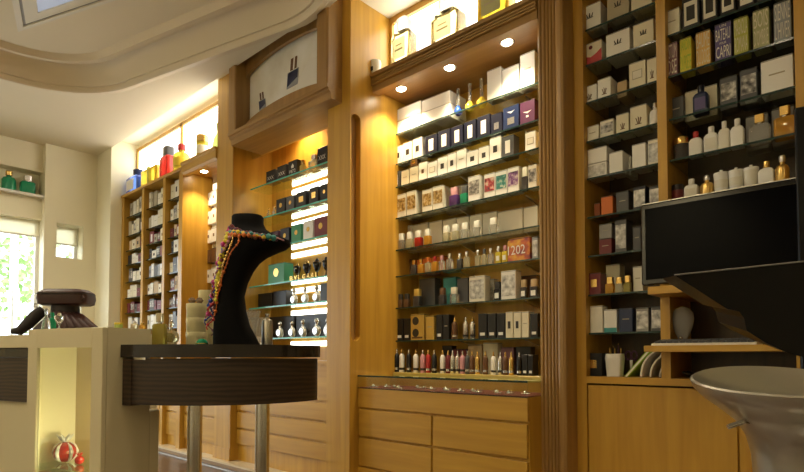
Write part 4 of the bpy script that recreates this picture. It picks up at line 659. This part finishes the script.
STR = [(['maroon', 'red', 'orange'], 'red and orange', 2.5, -1.2, 330, .0035), (['purple', 'cobalt', 'pink'], 'purple and blue', 2.9, -.8, 325, .0045), (['yellow', 'green', 'teal'], 'yellow and green', 3.25, -1.0, 300, .005), (['brown', 'maroon', 'gold'], 'brown and gold', 2.7, -1.45, 312, .004), (['pink', 'plum', 'silver'], 'pink and plum', 3.05, -.55, 335, .0035), (['teal', 'magenta', 'citron'], 'magenta and citron', 2.75, -.9, 318, .006), (['orange', 'teal', 'cobalt'], 'teal and cobalt', 3.15, -1.3, 308, .0055)]
for i, (ms, nm, a0, a1, ylow, rb) in enumerate(STR):
    nk = empty('bead_necklace', be.location, YAW); tag(nk, '%s bead necklace hanging on the black bust' % nm, 'necklace', 'necklaces on the bust'); L = []; off = .004+rb
    for k in range(37):          # round the shoulders, then down the left flank
        t = k/36; ang = (-a0 + (a0+a1)*t*1.0); ang = -math.pi + (a1+math.pi)*t if False else -a0*(1-t) + a1*t
        y = 226+i*1.5 + (18-i*2)*t**1.3 if t > .0 else 226; L.append(bsurf(y, ang, off))
    tail = [bsurf(y_, -a0 - .25*math.sin((y_-226)/28+i) , off+(.004+.012*max(0, (y_-270)/60))*(1+math.sin(y_*.35+i*2))) for y_ in [228+(ylow-228)*k/40 for k in range(41)]]
    tail2 = [bsurf(y_, -a0 + .38 + .2*math.sin((y_-226)/22+i*2), off+.002*(1+math.sin(y_*.3+i))) for y_ in [232+(ylow-14-232)*k/40 for k in range(41)]]
    for nm_, P, m in (('strand', L, ms[0]), ('hanging_strand', tail, ms[1]), ('hanging_strand', tail2, ms[2])): MB().tube(P, .0025, 6).build(nm_, m, nk, True)
    for P, m in ((tail, ms[1]), (tail2, ms[2]), (L, ms[0])):
        b = MB()
        for k in range(2, len(P)-1, 2 if P is not L else 3): b.ball(P[k], rb*rnd.uniform(.9, 2.1), 8, 5)
        o = b.build('beads', m, nk, True); o['kind'] = 'stuff'
# ------------------------------------------------------------------ things on the table
def on_table(kind, p, d, w, h, m, cap, label, lab=None, cat='perfume bottle', name='perfume_bottle', z=TT):
    q = atd(p, 345, d); e = bottle(kind, q.x, q.y, z, w, h, m, cap, lab, label, None, cat, name); e.rotation_euler.z = YAW; return e
on_table('square', 159.5, 2.2, .052, .128, 'g_olive', 'g_pale', 'tall olive scent bottle with glass stopper on dark table'); on_table('disc', 171, 2.26, .044, .105, 'g_pale', 'g_clear', 'round clear-amber scent bottle beside tall olive one')
def hatbox(p, d, y0, r, h, label):
    q = atd(p, 345, d); z = TT+(345-y0)*d/FPX; e = empty('round_box', (q.x, q.y, z)); tag(e, label, 'round box', 'pale green round boxes'); MB().lathe([(r*.95, 0), (r*.97, .002), (r*.97, h*.72)], 28).build('box_body', 'sagebox', e, True); MB().lathe([(r, h*.62), (r, h*.96), (r*.97, h)], 28).build('box_lid', 'sagebox', e, True); return z+h
mat('sagebox', (.64, .59, .34), .6); mat('pine', (.20, .13, .08), .8, noise=.4, scale=60)
hh_ = 14*2.33/FPX
for k, nm in enumerate(('bottom', 'middle', 'top')): hatbox(196, 2.33, 345-k*14.1, 9.8*2.33/FPX, hh_, 'pale green round box, %s of stack on dark table' % nm)
zz = hatbox(205.5, 2.44, 345, 8*2.44/FPX, 20*2.44/FPX, 'pale green round box under the rear stack behind bust'); 
for k in range(2): hatbox(205.5, 2.44, 345-20.1-k*18, 7.5*2.44/FPX, 17.8*2.44/FPX, 'pale green round box, %s on the rear stack' % ('middle' if k == 0 else 'topmost'))
for k in range(2):
    q = atd(191.5+k*7.5, 345, 2.33-.0*k); z = TT+42.4*2.33/FPX; pc = empty('pine_cone', (q.x, q.y, z)); tag(pc, ['brown pine cone on stacked boxes, away from bust', 'brown pine cone on stacked boxes, next to bust'][k], 'pine cone'); b = MB(); b.loft([(0, 0, .013-.013*math.cos(math.pi*(j+.4)/6.8), (.016 if j % 2 else .0125)*math.sin(math.pi*(j+.4)/6.8)+.001, (.016 if j % 2 else .0125)*math.sin(math.pi*(j+.4)/6.8)+.001, 2) for j in range(7)], 12).build('scales', 'pine', pc)
q = atd(202, 345, 2.2); gd = empty('green_dome', (q.x, q.y, TT)); tag(gd, 'small glossy green domed box at the bust foot', 'trinket box'); MB().lathe([(.022, 0), (.024, .006), (.022, .015), (.014, .024), (.004, .028)], 20).build('dome', 'g_green', gd, True); MB().lathe([(.0245, .006), (.0245, .009)], 20).build('band', 'gold', gd, True)
q = atd(267, 345, 2.28); sf = empty('steel_flask', (q.x, q.y, TT)); tag(sf, 'slim brushed steel atomiser flask standing behind the bust', 'flask'); MB().lathe([(.021, 0), (.022, .003), (.022, .095), (.019, .105), (.008, .112), (.008, .118)], 24).build('body', 'steel', sf, True); MB().lathe([(.007, .118), (.008, .12), (.008, .13), (.006, .132)], 16).build('cap', 'silver', sf, True)
for (p, d, s, lb) in ((251, 2.36, 1, 'clear crystal vase with flared rim between bust and flask'), (258, 2.45, .85, 'smaller clear crystal tumbler behind the crystal vase')):
    q = atd(p, 345, d); v = empty('crystal_vase', (q.x, q.y, TT)); tag(v, lb, 'vase'); MB().lathe([(.025*s, 0), (.028*s, .01*s), (.024*s, .05*s), (.03*s, .11*s), (.042*s, .15*s), (.039*s, .15*s), (.027*s, .11*s), (.021*s, .05*s), (.02*s, .012*s)], 12).build('vase_body', 'g_clear', v); MB().lathe([(.0295*s, 0), (.0295*s, .004)], 16).build('foot_ring', 'g_clear', v)
# ------------------------------------------------------------------ things on and behind the pedestal
mat('leather', (.05, .018, .016), .45, noise=.2, scale=40); mat('darkcloth', (.035, .03, .03), .7)
HD = 2.5; sh = HD/FPX; ho = atd(62, 331, HD); HZ = 1.094
hb = empty('leather_bust', (ho.x, ho.y, HZ), YAW); tag(hb, 'black bust with pleated leather shawl behind the beige pedestal', 'bust')
def hx(p): return (p-62)*sh
def hz(y): return (331-y)*sh
MB().loft([(hx(67), 0, 0, 30*sh, .11, 2.3), (hx(66), 0, hz(326), 28*sh, .105, 2.3), (hx(65.5), 0, hz(319), 21*sh, .09, 2.2), (hx(65), 0, hz(313), 15*sh, .07, 2), (hx(65), 0, hz(310), 13*sh, .058, 2), (hx(65), 0, hz(303), 12.5*sh, .055, 2)], 28).build('bust_form', 'darkcloth', hb, True)
b = MB(); b.tube([(hx(46), -.02, hz(307)), (hx(40), -.03, hz(313)), (hx(33), -.04, hz(322)), (hx(27), -.05, hz(328.5)), (hx(20), -.05, hz(328.5))], [.022, .027, .025, .02, .012], 12); b.build('draped_sleeve', 'darkcloth', hb, True)
for k in range(6):
    f0, f1 = 64+k*2.6, 72+k*6.0; yy = -.062+.011*k; MB().tube([(hx(f0), yy, hz(311)), (hx(f0*.65+f1*.35), yy-.025, hz(315.5)), (hx(f0*.3+f1*.7), yy-.04, hz(322)), (hx(f1), yy-.045, hz(327))], [.012, .017, .019, .016], 10).build('shawl_pleat', 'leather', hb, True)
hb2 = empty('leather_bag', (ho.x, ho.y, HZ+hz(303)+.001), YAW); tag(hb2, 'brown leather clutch bag resting on the black bust neck', 'bag')
MB().loft([(hx(66), 0, -hz(303)+hz(y)+.0, w*sh, q, 5) for y, w, q in ((302.9, 21, .05), (301.5, 23.5, .065), (296, 24.5, .07), (290, 23.5, .066), (287, 19, .05))], 30).build('bag_body', 'leather', hb2, True)
MB().loft([(hx(66), -.004, -hz(303)+hz(y), w*sh, q, 5) for y, w, q in ((292, 24.5, .071), (291.4, 24.4, .071))], 30).build('bag_seam', 'ink', hb2); MB().tube([(hx(86), -.05, .012), (hx(90), -.055, .03), (hx(88), -.05, .045), (hx(83), -.045, .047)], .005, 8).build('bag_tab', 'leather', hb2, True); MB().tube([(hx(44), -.04, .008), (hx(40.5), -.05, .004), (hx(41), -.055, -.008), (hx(45), -.045, -.01)], .003, 8).build('bag_loop', 'steel', hb2, True)
def ped_bottle(p, d, w, h, m, cap, kind, label):
    q = atd(p, HOR, d); e = bottle(kind, q.x, q.y, PT, w, h, m, cap, None, label); e.rotation_euler.z = YAW; return e
ped_bottle(45.5, 2.24, .036, .088, 'g_clear', 'g_clear', 'conical', 'clear crystal scent bottle with stopper on pedestal, beside window'); ped_bottle(58.5, 2.2, .034, .068, 'g_clear', 'g_pale', 'goblet', 'small clear crystal goblet flacon on the pedestal top'); ped_bottle(51.5, 2.29, .03, .075, 'g_green', 'g_green', 'round', 'dark green glass bottle between two crystal bottles on pedestal')
ped_bottle(118, 2.14, .03, .025, 'g_lime', 'g_yellow', 'jar', 'tiny lime glass jar at rear corner of pedestal'); ped_bottle(134, 2.14, .028, .03, 'g_pale', 'white', 'round', 'tiny pale bottle with white cap on pedestal rear edge'); ped_bottle(142, 2.15, .026, .024, 'g_amber', 'gold', 'round', 'tiny amber bottle with gold cap on pedestal rear edge')
# ------------------------------------------------------------------ desk: monitor, keyboard and the rest
MX0, MX1, MY = -.945, -.30, 2.86
mo = wempty('monitor', ((MX0+MX1)/2, MY+.05, 1.332)); tag(mo, 'wide black glossy monitor standing on oak desk shelf', 'monitor')
MY = 2.80; mx0 = wx(641, MY, 1.5); mx1 = -.29
bx('housing', mx0, mx1, MY, MY+.035, 1.342, 1.738, 'blackgloss', mo, .006); bx('screen', mx0+.022, mx1-.022, MY-.002, MY, 1.366, 1.714, 'screenglass' if 'screenglass' in MATS else 'blackgloss', mo); bx('bright_edge', mx0+.004, mx1-.004, MY+.002, MY+.03, 1.738, 1.742, 'silver', mo)
bx('stand_neck', -.68, -.56, MY+.035, MY+.05, 1.34, 1.55, 'black', mo); bx('stand_foot', -.74, -.50, MY+.0, MY+.17, 1.3325, 1.341, 'black', mo, .002)
kx0, kx1 = wx(652, 2.82, 1.05), wx(757, 2.82, 1.05)
kb = wempty('keyboard', ((kx0+kx1)/2, 2.88, 1.045)); tag(kb, 'grey computer keyboard on the pull-out oak shelf', 'keyboard'); MB().prism([(2.81, 1.0455), (2.95, 1.0455), (2.95, 1.07), (2.81, 1.055)], kx0, kx1, 'X').build('keyboard_base', 'offwhite', kb)
b = MB()
for r in range(5):
    y = 2.822+r*.025; z = 1.056+(y-2.81)*.107
    for c in range(15): w = (kx1-kx0-.02)/15; b.cbox(kx0+.01+c*w+.0015, kx0+.01+(c+1)*w-.0015, y, y+.021, z, z+.010, .002)
o = b.build('keys', 'dkgrey', kb); o['kind'] = 'stuff'
msx = wx(681, 3.0, 1.1); sk = wempty('desk_speaker', (msx, 3.02, 1.045)); tag(sk, 'grey teardrop desk speaker behind the keyboard', 'speaker'); MB().loft([(msx, 3.03, 1.046+h_, r, r*.55, 2) for r, h_ in ((.03, 0), (.032, .006), (.016, .012), (.018, .03), (.034, .06), (.048, .10), (.054, .135), (.05, .165), (.034, .188), (.012, .198))], 24).build('speaker_shell', 'grey', sk, True); MB().ball((msx, 2.998, 1.085), .009).build('indicator', 'silver', sk, True)
bx_ = wempty('cable_bundle', (-.6, 3.1, .882)); tag(bx_, 'tangled black cables lying under the keyboard shelf', 'cables')
for k in range(3): MB().tube([(-.85+.07*j, 3.08+.05*math.sin(j*1.3+k*2), .89+.012*(1+math.sin(j*2.1+k))) for j in range(8)], .006, 8).build('cable', 'black', bx_, True)
# pen cup, scissors, folder and magazines on the bottom board
PZ = .882; pX = wx(613, 3.05, PZ); pc = wempty('pen_cup', (pX, 3.08, PZ)); tag(pc, 'white paper pen cup holding gold and purple pens', 'pen cup')
MB().loft([(pX, 3.08, PZ, .038, .034, 5), (pX, 3.08, PZ+.10, .047, .04, 5), (pX, 3.08, PZ+.125, .043, .037, 5), (pX, 3.08, PZ+.1, .04, .034, 5), (pX, 3.08, PZ+.02, .034, .03, 5)], 24).build('cup', 'white', pc)
for k, (dx, dy, l_, m, nm) in enumerate(((-.028, 0, .155, 'gold', 'gold pen'), (-.012, .01, .16, 'black', 'black pen'), (.004, -.01, .15, 'gold', 'gold pen'), (.018, .005, .175, 'purple', 'purple pen'), (.03, .012, .15, 'gold', 'gold pen'))):
    e = wempty('pen', (pX+dx*.8, 3.08+dy, PZ+.021)); tag(e, '%s standing in white cup, %s from black carton' % (nm, ORD[k]), 'pen', 'pens in the cup'); MB().tube([(pX+dx*.8, 3.08+dy, PZ+.022), (pX+dx*1.0, 3.08+dy, PZ+l_)], .0035, 8).build('barrel', m, e, True); MB().tube([(pX+dx*1.0, 3.08+dy, PZ+l_), (pX+dx*1.01, 3.08+dy, PZ+l_+.008)], [.003, .001], 8).build('tip', 'gold', e, True)
sx = wx(628, 3.08, PZ); se = wempty('scissors', (sx, 3.13, PZ)); tag(se, 'purple-handled scissors standing between cup and green folder', 'scissors'); MB().prism([(sx-.004, PZ), (sx+.004, PZ), (sx+.008, PZ+.09), (sx-.008, PZ+.09)], 3.13, 3.134).build('blades', 'silver', se)
for k in (-1, 1): MB().tube([(sx+k*.016+.016*math.cos(t*math.pi/5), 3.132, PZ+.115+.024*math.sin(t*math.pi/5)) for t in range(11)], .005, 8).build('handle', 'purple', se, True)
def leaning(name, p0, p1, top, th, m, label, y0, cat):
    x0 = wx(p0, y0, PZ); x1 = wx(p1, y0, PZ+top); o = MB().prism([(x0, PZ), (x0+th, PZ), (x1+th, PZ+top-.004), (x1, PZ+top)], y0, y0+.19).build(name, m); tag(o, label, cat)
    MB().prism([(x0+th*.25, PZ+.001), (x0+th*.75, PZ+.001), (x1+th*.75, PZ+top-.003), (x1+th*.25, PZ+top-.002)], y0-.0015, y0).build('pages', 'white', o); return o
leaning('folder', 624, 652, .175, .022, 'lime', 'lime green folder leaning beside the pen cup', 3.06, 'folder')
for k in range(3):
    y0 = 3.05; x0 = wx(640+k*7, y0, PZ); P = [(x0+.10*t**2*.9+.012*k, PZ+.004+.15*math.sin(t*1.2)*(1-.12*k)) for t in [j/8 for j in range(9)]]; P = [(min(x, -.945+.0*k-(2-k)*.012), z) for x, z in P]; o = MB().prism(P + [(x+.010, z-.001) for x, z in P[::-1]], y0, y0+.2).build('magazine', ['white', 'offwhite', 'grey'][k]); tag(o, 'curled magazine beside green folder, %s from it' % ORD[k], 'magazine', 'magazines beside the folder'); MB().prism([(x+.003, z) for x, z in P] + [(x+.007, z-.001) for x, z in P[::-1]], y0-.0012, y0).build('pages', 'offwhite', o)
# black till screen (seen from below and behind) in front of the monitor
TD = 1.55
def tp(p, y, d): return atd(p, y, d)
tl = wempty('till_screen', (tp(800, 300, TD).x, tp(800, 300, TD).y, .75)); tag(tl, 'black wedge-shaped till screen casing on column in front of monitor', 'till screen')
front = [(675, 275.5), (818, 260.5), (860, 256), (860, 372), (818, 361), (788, 353), (766, 343), (747, 331), (744, 318), (739, 311.5), (727, 309)]
b = MB(); A = [tp(p, y, TD) for p, y in front]; nrm = Vector((-math.sin(YAW), math.cos(YAW), 0)); cen = sum(A, Vector())/len(A); B = [cen + (a-cen)*.86 + nrm*.16 + Vector((0, 0, .03)) for a in A]; n = len(A); b.v = [tuple(v) for v in A+B]; b.f = [list(range(n)), list(range(n, 2*n))[::-1]] + [[i, n+i, n+(i+1) % n, (i+1) % n] for i in range(n)]; b.m = [0]*len(b.f); b.build('casing', 'tillblack', tl) if 'tillblack' in MATS else None
if 'tillblack' not in MATS:
    mat('tillblack', (.01, .01, .011), .3); b.build('casing', 'tillblack', tl)
MB().tube([tp(674.5, 275, TD-.004), tp(745, 267.6, TD-.004), tp(860, 255.5, TD-.004)], .0022, 8).build('top_trim', 'grey', tl, True)
cc = tp(835, 355, TD+.08); MB().lathe([(.14, 0), (.14, .012), (.04, .02), (.035, .5), (.035, 1.0)], 24, 0, cc.x, cc.y).build('column_stand', 'tillblack', tl, True)
pc2 = tp(806, 155, 2.1); pn = wempty('black_panel', (pc2.x, pc2.y, 0)); tag(pn, 'tall narrow black floor panel standing right beside the monitor', 'display panel')
ph = tp(800, 107, 2.1).z; px0 = tp(796, 150, 2.1); b = MB(); b.cbox(0, .16, 0, .03, .012, ph, .004); M_ = Matrix.Translation((px0.x, px0.y, 0)) @ Matrix.Rotation(YAW-.5, 4, 'Z'); b.xf(M_).build('panel_board', 'tillblack', pn); b = MB(); b.cbox(-.02, .18, -.06, .09, 0, .012, .003); b.xf(M_).build('panel_foot', 'tillblack', pn)
# tulip bar stool
SD_ = 1.0; s0 = atd(815, 387, SD_); so = empty('bar_stool', (s0.x, s0.y, 0), YAW); tag(so, 'brushed silver tulip bar stool in front of the oak cupboard', 'bar stool')
ZR = s0.z; n = 40; b = MB()
prof = [(.2, 0, 1), (.196, -.012, 1), (.18, -.028, .9), (.15, -.048, .6), (.125, -.068, .4), (.108, -.095, .2), (.10, -.13, 0), (.097, -.20, 0), (.094, -.30, 0), (.06, -.34, 0)]
inner = [(.005, -.040, .2), (.08, -.036, .4), (.14, -.025, .8), (.18, -.008, 1), (.195, .003, 1)]
for (r, dz, k) in inner + prof:
    for i in range(n):
        t = 2*math.pi*i/n; b.v.append((r*math.cos(t)*1.0, r*math.sin(t), ZR+dz+k*(.020*math.sin(t)+.012*math.sin(t)**2)*(r/.2)))
m_ = len(inner+prof)
for k in range(m_-1):
    for i in range(n): j = (i+1) % n; b.f.append([k*n+i, k*n+j, (k+1)*n+j, (k+1)*n+i]); b.m.append(0)
b.f.append(list(range(n))); b.f.append(list(range((m_-1)*n, m_*n))); b.m += [0, 0]
mat('brushed', (.58, .57, .52), .30, .85); b.build('seat_shell', 'brushed', so, True)
MB().lathe([(.2, 0), (.205, .008), (.19, .018), (.06, .035), (.032, .045), (.032, .45), (.045, .455), (.045, ZR-.345+.02), (.05, ZR-.34+.005)], 32).build('stem', 'chrome', so, True)
lv0 = Matrix.Translation(so.location).inverted(); R_ = Matrix.Rotation(-YAW, 4, 'Z')
la, lb_ = R_ @ (lv0 @ atd(728, 427, .98)), R_ @ (lv0 @ atd(744, 421.5, .98)); lc = Vector((0, lb_.y*.5, lb_.z-.02)); MB().tube([la, lb_], .0045, 10).build('lever_grip', 'silver', so, True); MB().tube([lb_, lb_.lerp(lc, .5), lc], .003, 8).build('lever_rod', 'chrome', so, True)
# ------------------------------------------------------------------ outside the window
struct(bx('pavement', -30, XL-.3, -14, 14, -.15, -.02, 'pave')) if 'pave' in MATS else None
if 'pave' not in MATS:
    mat('pave', (.62, .58, .55), .8, noise=.05, scale=4); g = bx('pavement', -30, XL-.3, -14, 14, -.15, -.02, 'pave'); struct(g)
for i, (x, y, s) in enumerate(((-14.5, 2.7, 1.0), (-18, 1.2, 1.25))):
    tr = empty('street_tree', (x, y, -.02)); tag(tr, ['leafy street tree standing outside the window, nearer one', 'leafy street tree farther across the pavement outside window'][i], 'tree'); MB().tube([(0, 0, 0), (.05, 0, 1.6*s), (-.05, .1, 3.0*s)], [.14*s, .10*s, .06*s], 10).build('trunk', 'bark', tr, True); b = MB()
    for k in range(800):
        c = Vector((rnd.gauss(0, .55), rnd.gauss(0, .75), 3.0+rnd.gauss(0, .62)))*s; a = Vector((rnd.uniform(-1, 1), rnd.uniform(-1, 1), rnd.uniform(-1, 1))).normalized()*.10*s; q = a.orthogonal().normalized()*.06*s; s0_ = len(b.v); b.v += [tuple(c-a), tuple(c+q), tuple(c+a), tuple(c-q)]; b.f.append([s0_, s0_+1, s0_+2, s0_+3]); b.m.append(0)
    o = b.build('foliage', 'foliage_a', tr); o['kind'] = 'stuff'
e = empty('lamp_post', (-10.6, 2.35, -.02)); tag(e, 'pale grey lamp post standing outside the big window', 'lamp post'); MB().lathe([(.10, 0), (.10, .3), (.06, .35), (.055, 3.6)], 16).build('pole', 'silver', e, True); MB().lathe([(.05, 3.6), (.16, 3.75), (.16, 3.95), (.03, 4.05)], 16).build('lantern', 'white', e, True)
